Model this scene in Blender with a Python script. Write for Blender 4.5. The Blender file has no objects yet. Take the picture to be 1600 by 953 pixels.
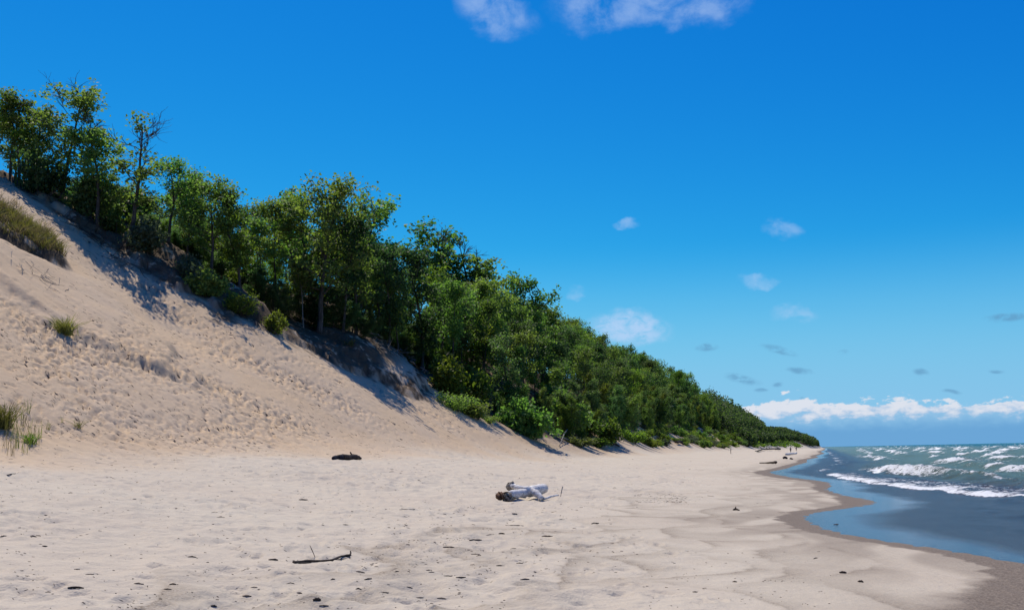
import bpy, math, random
import numpy as np
from mathutils import Matrix, Vector

rng = np.random.default_rng(7)
random.seed(7)
scene = bpy.context.scene
C = scene.collection

# ------------------------------------------------------------------ camera
CAM_Z = 1.9
FPX = 1556.0                       # focal length in pixels of a 1600 wide frame
PITCH, ROLL = math.radians(8.44), math.radians(1.15)
_f = np.array([0, math.cos(PITCH), math.sin(PITCH)])
_u = np.array([0, -math.sin(PITCH), math.cos(PITCH)])
_r = np.array([1.0, 0, 0])
CR = _r * math.cos(ROLL) - _u * math.sin(ROLL)
CU = _u * math.cos(ROLL) + _r * math.sin(ROLL)
cam_data = bpy.data.cameras.new('camera')
cam_data.sensor_width = 36.0
cam_data.lens = 36.0 * FPX / 1600.0
cam_data.clip_start = 0.1
cam_data.clip_end = 60000.0
cam = bpy.data.objects.new('camera', cam_data)
C.objects.link(cam)
M = Matrix(((CR[0], CU[0], -_f[0], 0), (CR[1], CU[1], -_f[1], 0), (CR[2], CU[2], -_f[2], CAM_Z), (0, 0, 0, 1)))
cam.matrix_world = M
scene.camera = cam

# ------------------------------------------------------------------ light
SUN_EL, SUN_AZ = math.radians(61), math.radians(-28)     # azimuth from +Y towards +X
sd = bpy.data.lights.new('sun', 'SUN')
sd.energy = 5.0
sd.angle = math.radians(0.53)
sd.color = (1.0, 0.93, 0.81)
sun = bpy.data.objects.new('sun', sd)
C.objects.link(sun)
sun_dir = Vector((math.sin(SUN_AZ) * math.cos(SUN_EL), math.cos(SUN_AZ) * math.cos(SUN_EL), math.sin(SUN_EL)))
sun.rotation_euler = sun_dir.to_track_quat('Z', 'Y').to_euler()
sun.location = (0, 0, 60)
scene.view_settings.view_transform = 'Standard'
scene.view_settings.look = 'None'
scene.view_settings.exposure = 0.0
scene.view_settings.gamma = 1.0
scene.cycles.max_bounces = 6
scene.cycles.diffuse_bounces = 3
scene.cycles.glossy_bounces = 3
scene.cycles.transmission_bounces = 3

# ------------------------------------------------------------------ node helpers
class NT:
    def __init__(self, tree):
        self.t = tree; self.n = tree.nodes; self.l = tree.links
    def node(self, typ, **kw):
        n = self.n.new(typ)
        for k, v in kw.items():
            setattr(n, k, v)
        return n
    def _set(self, sock, v):
        if v is None: return
        if hasattr(v, 'is_output') or isinstance(v, bpy.types.NodeSocket):
            self.l.new(v, sock)
        else:
            sock.default_value = v
    def math(self, op, a, b=None, c=None, clamp=False):
        n = self.node('ShaderNodeMath', operation=op); n.use_clamp = clamp
        self._set(n.inputs[0], a); self._set(n.inputs[1], b); self._set(n.inputs[2], c)
        return n.outputs[0]
    def vmath(self, op, a, b=None):
        n = self.node('ShaderNodeVectorMath', operation=op)
        self._set(n.inputs[0], a); self._set(n.inputs[1], b)
        return n.outputs['Value'] if op in ('DISTANCE', 'LENGTH', 'DOT_PRODUCT') else n.outputs[0]
    def comb(self, x, y, z=0.0):
        n = self.node('ShaderNodeCombineXYZ')
        self._set(n.inputs[0], x); self._set(n.inputs[1], y); self._set(n.inputs[2], z)
        return n.outputs[0]
    def sep(self, v):
        n = self.node('ShaderNodeSeparateXYZ'); self._set(n.inputs[0], v); return n.outputs
    def noise(self, vec, scale, detail=3, rough=0.55, dist=0.0, out=0):
        n = self.node('ShaderNodeTexNoise')
        self._set(n.inputs['Vector'], vec); n.inputs['Scale'].default_value = scale
        n.inputs['Detail'].default_value = detail; n.inputs['Roughness'].default_value = rough
        n.inputs['Distortion'].default_value = dist
        return n.outputs[out]
    def ramp(self, v, lo, hi, a=0.0, b=1.0, smooth=True):
        n = self.node('ShaderNodeMapRange'); n.interpolation_type = 'SMOOTHSTEP' if smooth else 'LINEAR'; n.clamp = True
        self._set(n.inputs[0], v)
        for i, q in enumerate((lo, hi, a, b)): self._set(n.inputs[1 + i], q)
        return n.outputs[0]
    def mix(self, f, a, b, mode='MIX'):
        n = self.node('ShaderNodeMix', data_type='RGBA', blend_type=mode)
        self._set(n.inputs[0], f)
        self._set(n.inputs[6], a if not isinstance(a, tuple) else (*a, 1.0)[:4])
        self._set(n.inputs[7], b if not isinstance(b, tuple) else (*b, 1.0)[:4])
        return n.outputs[2]

def pix_ray(px, py):
    return _f + (px - 800.0) / FPX * CR - (py - 476.5) / FPX * CU
def pix_azel(px, py):
    d = pix_ray(px, py); d = d / np.linalg.norm(d)
    return math.atan2(d[0], d[1]), math.asin(d[2])

# ------------------------------------------------------------------ world: clear sky with clouds
world = bpy.data.worlds.new('World')
scene.world = world
world.use_nodes = True
W = NT(world.node_tree)
for n in list(W.n): W.n.remove(n)
SKY_STR = 0.10
sky = W.node('ShaderNodeTexSky', sky_type='NISHITA')
sky.sun_disc = False
sky.sun_elevation = SUN_EL
sky.sun_rotation = SUN_AZ
sky.altitude = 200
sky.air_density = 1.0
sky.dust_density = 0.1
sky.ozone_density = 3.0
sr = W.node('ShaderNodeSeparateColor'); W.l.new(sky.outputs[0], sr.inputs[0])
cmb = W.node('ShaderNodeCombineColor')                     # deeper, polarised-looking blue: one tone curve per channel
for ch, (g_, k_) in enumerate(((3.3, 1.6), (1.40, 1.08), (0.60, 0.98))):
    v = W.math('MULTIPLY', sr.outputs[ch], SKY_STR)
    v = W.math('MULTIPLY', W.math('POWER', v, g_), k_ / SKY_STR)
    W.l.new(v, cmb.inputs[ch])
skyc = cmb.outputs[0]
tc = W.node('ShaderNodeTexCoord')
dx, dy, dz = W.sep(tc.outputs['Generated'])
az = W.math('ARCTAN2', dx, dy)
el = W.math('ARCSINE', dz)
P = W.comb(az, el)
Pn = W.comb(az, W.math('MULTIPLY', el, 1.6))
warp = W.noise(Pn, 26.0, 4, 0.6, 0.0, 1)
warp = W.vmath('SUBTRACT', warp, (0.5, 0.5, 0.5))
fine = W.noise(Pn, 70.0, 5, 0.62, 0.4)
wisp = W.noise(W.comb(W.math('MULTIPLY', az, 0.8), el), 30.0, 6, 0.64, 0.25)
def blob_field(blobs, warp_amt):
    """max over ellipses of 1 - d**2 in angle space, edges warped by noise"""
    wv = W.node('ShaderNodeVectorMath', operation='SCALE'); W.l.new(warp, wv.inputs[0]); wv.inputs['Scale'].default_value = warp_amt
    pw = W.vmath('ADD', P, wv.outputs[0])
    out = None
    for (px, py, rx, ry, rot) in blobs:
        a, e = pix_azel(px, py)
        m = W.node('ShaderNodeMapping', vector_type='TEXTURE')
        W.l.new(pw, m.inputs[0])
        m.inputs['Location'].default_value = (a, e, 0)
        m.inputs['Rotation'].default_value = (0, 0, math.radians(rot))
        m.inputs['Scale'].default_value = (rx / FPX, ry / FPX, 1e6)
        d = W.vmath('LENGTH', m.outputs[0])
        v = W.math('SUBTRACT', 1.0, d)
        out = v if out is None else W.math('MAXIMUM', out, v)
    return out
# high thin white patches
wf = blob_field([(775, 18, 80, 45, -20), (950, 4, 115, 46, 0), (1070, 2, 125, 42, 0)], 0.035)
wf2 = blob_field([(1220, 358, 36, 18, -15), (897, 458, 22, 16, 10), (1190, 441, 38, 12, -8), (1240, 488, 42, 12, 0), (980, 350, 22, 11, 0)], 0.03)
wa = W.math('MULTIPLY', W.math('MULTIPLY', W.ramp(wf, 0.0, 0.6), W.ramp(wisp, 0.30, 0.70)), 0.42)
wb = W.math('MULTIPLY', W.math('MULTIPLY', W.ramp(wf2, 0.0, 0.7), W.ramp(wisp, 0.26, 0.66)), 0.80)
wf3 = blob_field([(985, 510, 72, 34, -8)], 0.03)
wb = W.math('MAXIMUM', W.math('MULTIPLY', wb, 0.5), W.math('MULTIPLY', W.math('MULTIPLY', W.ramp(wf3, 0.0, 0.6), W.ramp(fine, 0.22, 0.62)), 0.75))
wa = W.math('MAXIMUM', wa, wb)
# the air pales towards the horizon
col0 = W.mix(W.ramp(el, 0.21, 0.035, 0.0, 0.88), skyc, tuple(v / SKY_STR for v in (0.225, 0.53, 0.82)))
col = W.mix(wa, col0, tuple(v / SKY_STR for v in (0.50, 0.66, 0.93)))
# small shaded cloudlets, bluer and darker than the sky behind them
df = blob_field([(1217, 548, 34, 8, -16), (1248, 579, 26, 6, -8), (1160, 592, 36, 9, -12), (1318, 551, 10, 5, 0), (1438, 581, 15, 7, -10),
                 (1575, 496, 36, 8, 0), (1487, 612, 18, 4, -8), (1556, 579, 13, 4, -8), (1255, 623, 8, 4, 0), (1216, 600, 10, 5, 0), (1105, 543, 22, 8, 0), (1190, 608, 14, 4, 0)], 0.008)
da = W.math('MULTIPLY', W.ramp(df, 0.0, 0.7), W.ramp(fine, 0.30, 0.62))
da = W.math('MULTIPLY', da, 0.62)
col = W.mix(da, col, tuple(v / SKY_STR for v in (0.115, 0.29, 0.50)))
# cumulus bank low over the lake, all the way round the horizon
broad = W.noise(W.comb(W.math('MULTIPLY', az, 1.0), 0.3), 13.0, 2, 0.5)
bill = W.noise(W.comb(az, W.math('MULTIPLY', el, 1.9)), 62.0, 6, 0.58, 0.15)
top = W.math('ADD', 0.043, W.math('MULTIPLY', W.math('SUBTRACT', broad, 0.5), 0.046))
h = W.math('SUBTRACT', top, el)
ca = W.ramp(W.math('ADD', W.math('MULTIPLY', h, 95.0), W.math('MULTIPLY', W.math('SUBTRACT', bill, 0.5), 3.2)), 0.05, 0.42)
ca = W.math('MULTIPLY', ca, W.ramp(el, 0.012, 0.030))
ca = W.math('MULTIPLY', ca, W.ramp(broad, 0.25, 0.42, 0.35, 1.0))
lit = W.ramp(W.math('ADD', W.math('MULTIPLY', W.math('SUBTRACT', el, 0.030), 55.0), W.math('MULTIPLY', W.math('SUBTRACT', bill, 0.45), 3.0)), -0.35, 0.65)
cc = W.mix(lit, tuple(v / SKY_STR for v in (0.30, 0.50, 0.75)), tuple(v / SKY_STR for v in (0.74, 0.77, 0.85)))
col = W.mix(W.math('MULTIPLY', ca, W.ramp(lit, 0.0, 0.5, 0.45, 0.95)), col, cc)
# grey-blue haze bank below the cumulus
col = W.mix(W.ramp(W.math('ADD', el, W.math('MULTIPLY', W.math('SUBTRACT', bill, 0.5), 0.012)), 0.030, 0.012, 0.0, 0.9), col, tuple(v / SKY_STR for v in (0.135, 0.36, 0.66)))
bg = W.node('ShaderNodeBackground'); W.l.new(col, bg.inputs[0]); bg.inputs[1].default_value = SKY_STR
world.cycles.sampling_method = 'MANUAL'
world.cycles.sample_map_resolution = 512
wo = W.node('ShaderNodeOutputWorld'); W.l.new(bg.outputs[0], wo.inputs[0])

# ------------------------------------------------------------------ numeric noise
_perm = np.random.default_rng(3).permutation(256)
_perm = np.concatenate([_perm, _perm])
_ga = np.random.default_rng(4).uniform(0, 2 * np.pi, 256)
_gx, _gy = np.cos(_ga), np.sin(_ga)
def pn(x, y, seed=0):
    x = np.asarray(x, float) + seed * 37.17; y = np.asarray(y, float) + seed * 91.73
    xi = np.floor(x); yi = np.floor(y); fx = x - xi; fy = y - yi
    xi = xi.astype(np.int64) & 255; yi = yi.astype(np.int64) & 255
    x1 = (xi + 1) & 255; y1 = (yi + 1) & 255
    def g(i, j, a, b):
        h_ = _perm[_perm[i] + j]
        return _gx[h_] * a + _gy[h_] * b
    ux = fx * fx * fx * (fx * (fx * 6 - 15) + 10); uy = fy * fy * fy * (fy * (fy * 6 - 15) + 10)
    a = g(xi, yi, fx, fy); b = g(x1, yi, fx - 1, fy); c = g(xi, y1, fx, fy - 1); d = g(x1, y1, fx - 1, fy - 1)
    return 1.5 * ((a + ux * (b - a)) * (1 - uy) + (c + ux * (d - c)) * uy)
def fbm(x, y, seed=0, octv=4, gain=0.5):
    o = 0.0; a = 1.0; k = 1.0
    for i in range(octv):
        o = o + a * pn(x * k, y * k, seed + i * 7); a *= gain; k *= 2.03
    return o
def sstep(a, b, x):
    q = np.clip((x - a) / (b - a), 0, 1); return q * q * (3 - 2 * q)
def smax(a, b, k):
    h_ = np.clip(0.5 + 0.5 * (a - b) / k, 0, 1); return b * (1 - h_) + a * h_ + k * h_ * (1 - h_)
def smin(a, b, k): return -smax(-a, -b, k)

# ------------------------------------------------------------------ lie of the land
# s runs along the shore (17 degrees right of the view), t runs across it towards the lake
SA = math.radians(17.0)
DS = (math.sin(SA), math.cos(SA)); DN = (math.cos(SA), -math.sin(SA))
def to_st(x, y): return x * DS[0] + y * DS[1], x * DN[0] + y * DN[1]
def to_xy(s, t): return s * DS[0] + t * DN[0], s * DS[1] + t * DN[1]
_ss = np.arange(-400, 6000, 0.5)
_sp = np.array([(-400, 5), (0, 6.5), (10, 4.8), (18, 3.0), (19.7, 2.2), (21.4, 1.3), (23, .5), (24.9, -.1), (27.9, -.55), (29.4, -.6), (31.2, -.3), (32.4, .3), (34.4, 1.2),
                (36.2, 1.7), (38.5, 1.4), (41.5, .7), (45, .3), (48, .0), (51, .3), (55, .3), (58.4, 0), (66.4, -1.9), (76.7, -3.6), (83, -4.2), (90, -3.6), (97, -3.2),
                (107, -3.0), (132, -2.0), (160, -2.4), (190, -0.8), (224, -1.5), (300, 0.5), (420, -1), (600, 1), (900, 2), (1150, 5), (1300, 2), (1360, -60), (1500, -300), (6000, -3000)])
_sh = np.interp(_ss, _sp[:, 0], _sp[:, 1])
_k = np.array([1, 2, 3, 2, 1.]); _sh = np.convolve(np.pad(_sh, 2, 'edge'), _k / _k.sum(), 'valid')
def shore(s): return np.interp(s, _ss, _sh)
def foot(s): return np.interp(s, [-400, 0, 60, 150, 300, 500, 800, 1050, 1200, 1300, 1360, 1500, 6000], [26, 25, 23.5, 23, 21, 18, 13, 6, 1, 2, 62, 302, 3000])
def crest(s): return np.interp(s, [-400, 0, 60, 80, 110, 300, 700, 1000, 1150, 1290, 6000], [26, 25, 24.5, 22.5, 17.5, 15.5, 14, 12, 8, 2, 2])
FEATURES = []      # local mounds, scarps: (x, y, radius_x, radius_y, rotation, height, sharpness)
def H(x, y):
    x = np.asarray(x, float); y = np.asarray(y, float)
    s, t = to_st(x, y)
    u = shore(s) - t
    up = np.maximum(u, 0)
    zb = np.where(u < 0, np.maximum(0.035 * u, -3.0), 0.016 * up + 0.0027 * up ** 2)
    zb = smin(zb, 2.25 + 0.0 * up, 0.5) + 0.05 * fbm(x / 7, y / 7, 5, 2) * sstep(3, 9, u) + 0.012 * fbm(x / 2.5, y / 2.5, 6, 2) * sstep(0.5, 4, u)
    w = -t - foot(s) + 1.6 * pn(s / 19, 0 * s, 8) * sstep(-10, 20, -t)
    zs = 1.15 + 0.625 * w
    zs = smin(zs, crest(s) + 1.5 * fbm(x / 18, y / 18, 9, 2), 2.5)
    zs = zs + 0.7 * fbm(x / 16, y / 16, 11, 3) * sstep(4, 16, w)
    z = smax(zs, zb, 1.3)
    for (cx, cy, rx, ry, rot, hgt, sharp) in FEATURES:
        c_, s_ = math.cos(rot), math.sin(rot)
        a = ((x - cx) * c_ + (y - cy) * s_) / rx; b = (-(x - cx) * s_ + (y - cy) * c_) / ry
        d2 = np.sqrt(a * a + b * b) * (1 + 0.18 * pn(x / 1.7, y / 1.7, 13))
        z = z + hgt * sstep(1.0 + sharp, 1.0 - sharp, d2)
    return z
HF = H                              # height lookup; swapped for the finished sand surface once that is built
def Hs(x, y): return float(HF(np.array([x]), np.array([y]))[0])
_dist = np.geomspace(5, 1500, 420)
def hit(px, py):
    """where the sight line through a photo pixel meets the ground"""
    d = pix_ray(px, py); d = d / math.hypot(d[0], d[1])
    z = CAM_Z + d[2] * _dist
    g = HF(d[0] * _dist, d[1] * _dist)
    i = int(np.argmax(g >= z))
    if g[i] < z[i]: return np.array([d[0] * _dist[-1], d[1] * _dist[-1], g[-1]])
    fine = np.linspace(_dist[max(i - 1, 0)], _dist[i], 24)
    g = HF(d[0] * fine, d[1] * fine); j = int(np.argmax(g >= CAM_Z + d[2] * fine))
    return np.array([d[0] * fine[j], d[1] * fine[j], g[j]])
def project(x, y, z):
    v = np.array([x, y, z - CAM_Z]); w = v @ _f
    return 800 + FPX * (v @ CR) / w, 476.5 - FPX * (v @ CU) / w
FEATURES += [(-31.0, 61.2, 2.8, 2.6, 0.5, 0.75, 0.22),      # grassy hummock
             (-23.5, 53.5, 6.5, 4.6, -0.5, 0.55, 0.14),    # slumped sand tongue with a low scarp
             (-25.6, 76.0, 1.9, 1.5, 0.3, 1.0, 0.5),       # sand mound by the trees
             (-20.5, 76.0, 1.6, 2.2, 0.6, 0.7, 0.4),
             (-13.5, 91.0, 4.8, 9.0, 0.35, 0.85, 0.13)]     # ledge under the big tree
#@@STRUCT

# ------------------------------------------------------------------ material helpers
def new_mat(name):
    m = bpy.data.materials.new(name); m.use_nodes = True
    nt = NT(m.node_tree)
    for n in list(nt.n): nt.n.remove(n)
    out = nt.node('ShaderNodeOutputMaterial')
    b = nt.node('ShaderNodeBsdfPrincipled')
    nt.l.new(b.outputs[0], out.inputs[0])
    return m, nt, b, out
def attr(nt, name):
    a = nt.node('ShaderNodeAttribute', attribute_name=name)
    s_ = nt.node('ShaderNodeSeparateColor'); nt.l.new(a.outputs['Color'], s_.inputs[0])
    return s_.outputs[0], s_.outputs[1], s_.outputs[2], a.outputs['Alpha']
def bump(nt, h, strength, dist, normal=None):
    n = nt.node('ShaderNodeBump'); nt._set(n.inputs['Height'], h); nt._set(n.inputs['Strength'], strength)
    n.inputs['Distance'].default_value = dist
    if normal is not None: nt.l.new(normal, n.inputs['Normal'])
    return n.outputs[0]

def sand_material():
    m, nt, b, out = new_mat('sand')
    tcn = nt.node('ShaderNodeTexCoord'); pos = tcn.outputs['Object']
    wet, litter, dune, lines = attr(nt, 'mask')
    big = nt.noise(pos, 0.22, 3); mid = nt.noise(pos, 1.7, 4, 0.6); fine = nt.noise(pos, 38.0, 3, 0.7)
    spk = nt.noise(pos, 30.0, 3, 0.8)
    beach = nt.mix(mid, (0.490, 0.424, 0.330), (0.580, 0.508, 0.402))
    dn = nt.mix(mid, (0.505, 0.362, 0.226), (0.580, 0.430, 0.276))
    c = nt.mix(dune, beach, dn)
    c = nt.mix(nt.ramp(big, 0.35, 0.7, 0.0, 0.35), c, (0.49, 0.40, 0.31))
    c = nt.mix(nt.ramp(fine, 0.25, 0.75, 0.22, 0.0, False), c, (0.20, 0.165, 0.135))
    # coarse dark grains in the damp strip and the swash lines
    grain = nt.ramp(spk, 0.34, 0.68)
    dampc = nt.mix(grain, (0.086, 0.063, 0.044), (0.240, 0.186, 0.134))
    c = nt.mix(nt.math('MULTIPLY', lines, nt.ramp(fine, 0.35, 0.6, 0.35, 1.0)), c, dampc)
    c = nt.mix(wet, c, dampc)
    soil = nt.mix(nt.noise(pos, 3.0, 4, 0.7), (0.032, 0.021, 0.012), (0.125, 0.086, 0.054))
    c = nt.mix(nt.math('MULTIPLY', litter, nt.ramp(nt.noise(pos, 0.9, 4, 0.65), 0.28, 0.46)), c, soil)  # litter mask also carries the shade painted under the hummock
    nt.l.new(c, b.inputs['Base Color'])
    nt._set(b.inputs['Roughness'], nt.ramp(wet, 0.0, 1.0, 0.95, 0.75, False))
    nt._set(b.inputs['Specular IOR Level'], nt.ramp(wet, 0.0, 1.0, 0.12, 0.16, False))
    hgt = nt.math('ADD', nt.math('MULTIPLY', nt.noise(pos, 5.0, 6, 0.66), 1.6), nt.math('MULTIPLY', fine, 0.35))
    nt.l.new(bump(nt, hgt, nt.ramp(wet, 0, 1, 0.75, 0.10, False), 0.05), b.inputs['Normal'])
    return m
MAT_SAND = sand_material()

def mesh_grid(name, X, Y, Z, mask=None, keep=None):
    """quad mesh from 2D arrays of points, optional RGBA point mask and face keep mask"""
    nr, nc = X.shape
    idx = np.arange(nr * nc).reshape(nr, nc)
    q = np.stack([idx[:-1, :-1], idx[:-1, 1:], idx[1:, 1:], idx[1:, :-1]], -1).reshape(-1, 4)
    if keep is not None:
        q = q[keep.reshape(-1)]
    co = np.stack([X, Y, Z], -1).reshape(-1, 3)
    used = np.unique(q); remap = np.full(len(co), -1); remap[used] = np.arange(len(used))
    q = remap[q]; co = co[used]
    me = bpy.data.meshes.new(name)
    me.vertices.add(len(co)); me.vertices.foreach_set('co', co.astype(np.float32).ravel())
    me.loops.add(q.size); me.loops.foreach_set('vertex_index', q.astype(np.int32).ravel())
    me.polygons.add(len(q)); me.polygons.foreach_set('loop_start', np.arange(0, q.size, 4, dtype=np.int32))
    me.polygons.foreach_set('use_smooth', np.ones(len(q), bool))
    me.update(calc_edges=True)
    if mask is not None:
        a = me.color_attributes.new('mask', 'FLOAT_COLOR', 'POINT')
        a.data.foreach_set('color', mask.reshape(-1, 4)[used].astype(np.float32).ravel())
    return me
def link(me, name, mat, parent=None):
    o = bpy.data.objects.new(name, me); C.objects.link(o)
    if mat is not None and len(me.materials) == 0: me.materials.append(mat)
    if parent is not None: o.parent = parent
    return o
def tag(o, label=None, cat=None, group=None, kind=None):
    if label: o['label'] = label
    if cat: o['category'] = cat
    if group: o['group'] = group
    if kind: o['kind'] = kind
    return o

# ------------------------------------------------------------------ where the wood stands
def wood_edge_y(x): return np.interp(x, [-80, -37, -27, -20, -17, -13, -9, -2, 5, 12], [86, 80, 77.5, 77, 80, 85, 97, 96, 100, 100])
def wood_mask(x, y):
    s, t = to_st(x, y)
    a = sstep(-1.5, 1.5, y - wood_edge_y(x) + 1.2 * pn(x / 2.3, y / 2.3, 21))
    b = sstep(0.5, 3.5, -t - foot(s) - 1.0 - np.interp(s, [110, 180, 800, 900], [0, 6.0, 6.0, 0]) + 1.5 * pn(x / 4, y / 4, 22))
    return a * b

# ------------------------------------------------------------------ sand
def geom_rows(*segs):
    out = []
    for a, b_, k in segs:
        n = max(2, int(math.log(b_ / a) / k)); out.append(np.geomspace(a, b_, n, endpoint=False))
    return np.concatenate(out)
def build_sand():
    TH0, TH1, NC = math.radians(-30.5), math.radians(30.5), 900
    th = np.concatenate([np.radians(np.arange(-180, -30.6, 2.5)), np.linspace(TH0, TH1, NC), np.radians(np.arange(32.5, 180.1, 2.5))])
    rr = np.concatenate([[0.01, 0.6], geom_rows((1.2, 7.5, 0.12), (7.5, 34, 0.0052), (34, 108, 0.0033), (108, 420, 0.011), (420, 1600, 0.03), (1600, 24000, 0.2)), [24000]])
    R_, T_ = np.meshgrid(rr, th, indexing='ij')
    X = R_ * np.sin(T_); Y = R_ * np.cos(T_)
    s, t = to_st(X, Y)
    Z = H(X, Y)
    u = shore(s) - t
    far = sstep(160, 60, R_)
    duneM = sstep(20.5, 26.5, -t + 1.8 * pn(X / 5, Y / 5, 31))
    dry = sstep(4.0, 9.0, u + 2.0 * pn(X / 4, Y / 4, 32))
    # trodden dry sand: soft lumps
    lump = 0.068 * pn(X / 0.62, Y / 0.62, 41) + 0.040 * pn(X / 0.33, Y / 0.33, 42) + 0.06 * pn(X / 1.4, Y / 1.4, 43) - 0.03 * np.abs(pn(X / 0.9, Y / 0.9, 46))
    Z = Z + far * dry * (1 - 0.75 * duneM) * lump * (0.55 + 0.6 * sstep(-0.4, 0.5, pn(X / 6, Y / 6, 44)))
    Z = Z + 0.004 * far * (1 - dry) * pn(X / 0.25, Y / 0.5, 45)
    # sliding streaks down the dune face
    w_ = wood_mask(X, Y)
    streak = fbm(s / 0.55 + 0.4 * pn(t / 3, s / 3, 51), t / 2.6, 52, 2)
    Z = Z + far * duneM * (0.055 * streak * sstep(-0.3, 0.4, pn(X / 7, Y / 7, 55)) + 0.012 * pn(X / 1.1, Y / 1.1, 53))
    # eroded lip: the root-bound soil of the wood breaks off in a ragged low scarp above the sand
    lip = Y - wood_edge_y(X) + 2.4 * pn(X / 2.6, Y / 2.6, 65) + 1.0 * pn(X / 0.8, Y / 0.8, 66)
    Z = Z + duneM * far * sstep(-10, -13, X) * 0.55 * (sstep(-5.6, -4.9, lip) + 0.6 * sstep(-2.8, -2.2, lip))
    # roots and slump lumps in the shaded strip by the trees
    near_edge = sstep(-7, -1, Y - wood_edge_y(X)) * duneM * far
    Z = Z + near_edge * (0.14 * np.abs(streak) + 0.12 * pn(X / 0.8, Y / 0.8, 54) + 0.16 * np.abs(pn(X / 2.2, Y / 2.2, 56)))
    # footprints
    lr = np.log(rr)
    def dent(x, y, ln, wd, ang, dep, rim):
        r = math.hypot(x, y); a = math.atan2(x, y)
        if not (TH0 < a < TH1) or r < 7.6 or r > 107: return
        rad = max(ln, wd) * 1.7
        i0 = np.searchsorted(rr, r - rad); i1 = np.searchsorted(rr, r + rad) + 1
        da = rad / r; base = np.searchsorted(th, TH0)
        j0 = max(0, int((a - da - TH0) / (TH1 - TH0) * (NC - 1)) + base); j1 = int((a + da - TH0) / (TH1 - TH0) * (NC - 1)) + base + 2
        xx = X[i0:i1, j0:j1] - x; yy = Y[i0:i1, j0:j1] - y
        c_, s_ = math.cos(ang), math.sin(ang)
        p = (xx * c_ + yy * s_) / ln; q = (-xx * s_ + yy * c_) / wd
        d2 = p * p + q * q
        Z[i0:i1, j0:j1] += -dep * np.exp(-d2 * 1.6) + rim * np.exp(-(np.sqrt(d2) - 1.35) ** 2 * 7)
    g = np.random.default_rng(11)
    # on the dune face, scattered and along a few tracks
    n = 0
    tracks = [((200, 545), (470, 655)), ((330, 545), (560, 640)), ((120, 560), (420, 640)), ((250, 690), (440, 650)), ((0, 560), (330, 545)), ((420, 545), (700, 660)), ((120, 350), (300, 520)), ((20, 470), (180, 660))]
    tw = []
    for a_, b_ in tracks:
        pa, pb = hit(*a_), hit(*b_); tw.append((pa[:2], pb[:2]))
    for i in range(30000):
        if i % 3 == 0:
            pa, pb = tw[g.integers(len(tw))]; k = g.random()
            x, y = pa + (pb - pa) * k + g.normal(0, 1.1, 2)
        else:
            a = g.uniform(TH0, 0.06); r = 34 + 66 * g.random() ** 0.9
            x, y = r * math.sin(a), r * math.cos(a)
        s1, t1 = to_st(x, y)
        if -t1 < 22 or -t1 > 64 or y > wood_edge_y(x) + 1: continue
        pat = float(pn(np.array([x / 6]), np.array([y / 6]), 61)[0])
        if g.random() > 0.10 + 1.2 * max(pat, 0) + (0.40 if i % 3 == 0 else 0): continue
        sc = g.uniform(0.55, 1.3)
        ang = math.atan2(DN[1], DN[0]) + g.normal(0, 0.5)
        dent(x, y, 0.17 * sc, 0.085 * sc, ang, 0.15 * sc * g.uniform(0.3, 1.3), 0.014 * sc)
    # on the dry beach
    for i in range(5000):
        a = g.uniform(TH0, 0.30); r = 8 + 45 * g.random() ** 0.8
        x, y = r * math.sin(a), r * math.cos(a)
        s1, t1 = to_st(x, y)
        if float(shore(s1)) - t1 < 5.5: continue
        if g.random() > 0.55 + 0.8 * float(pn(np.array([x / 3]), np.array([y / 3]), 62)[0]): continue
        sc = g.uniform(0.7, 1.2)
        dent(x, y, 0.16 * sc, 0.085 * sc, g.uniform(0, 6.28), 0.055 * sc * g.uniform(0.3, 1.2), 0.012)
    # bare dark soil and roots on the faces of the ledge; under the hummock, roots and painted undercut shade
    soil_shade = np.zeros_like(Z)
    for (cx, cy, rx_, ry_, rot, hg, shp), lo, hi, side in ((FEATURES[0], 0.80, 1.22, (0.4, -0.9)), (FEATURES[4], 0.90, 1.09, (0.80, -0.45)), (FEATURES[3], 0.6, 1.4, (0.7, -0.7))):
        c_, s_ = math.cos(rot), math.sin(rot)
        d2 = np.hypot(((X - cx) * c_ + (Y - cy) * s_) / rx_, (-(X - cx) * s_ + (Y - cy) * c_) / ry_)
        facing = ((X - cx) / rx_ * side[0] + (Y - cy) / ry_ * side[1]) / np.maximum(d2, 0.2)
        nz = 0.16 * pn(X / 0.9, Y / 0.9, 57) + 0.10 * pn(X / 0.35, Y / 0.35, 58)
        soil_shade = np.maximum(soil_shade, sstep(lo - 0.06, lo + 0.06, d2 + nz) * sstep(hi + 0.1, hi - 0.1, d2 + nz) * sstep(0.1, 0.5, facing + nz))
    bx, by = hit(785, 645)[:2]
    soil_shade = np.maximum(soil_shade, sstep(1.15, 0.6, np.hypot((X - bx) / 4.0, (Y - by) / 5.0) + 0.35 * pn(X / 1.2, Y / 1.2, 57)))
    # colour masks
    wetw = np.interp(s, [-50, 8, 12.5, 15.5, 18, 21, 25, 29, 33, 38, 41, 50, 70, 90, 6000], [5, 5, 3.8, 1.9, .9, .7, 0.85, 0.95, 1.0, 1.5, .5, .9, 1.6, 1.5, 2.0])
    wob = 0.22 * pn(X / 0.9, Y / 0.9, 71) + 0.12 * pn(X / 0.3, Y / 0.3, 72)
    wet = sstep(1.0, 0.72, (u + wob) / wetw)
    wet = np.maximum(wet, 0.60 * sstep(6.0, 0.5, u + 0.8 * pn(X / 1.7, Y / 1.7, 70) + wob) * sstep(-0.35, 0.3, pn(s / 3.1, t / 1.1, 69) + 0.12))
    # swash lines left by earlier waves: thin contours of a scalloped distance from the water
    ln = np.zeros_like(Z)
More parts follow.
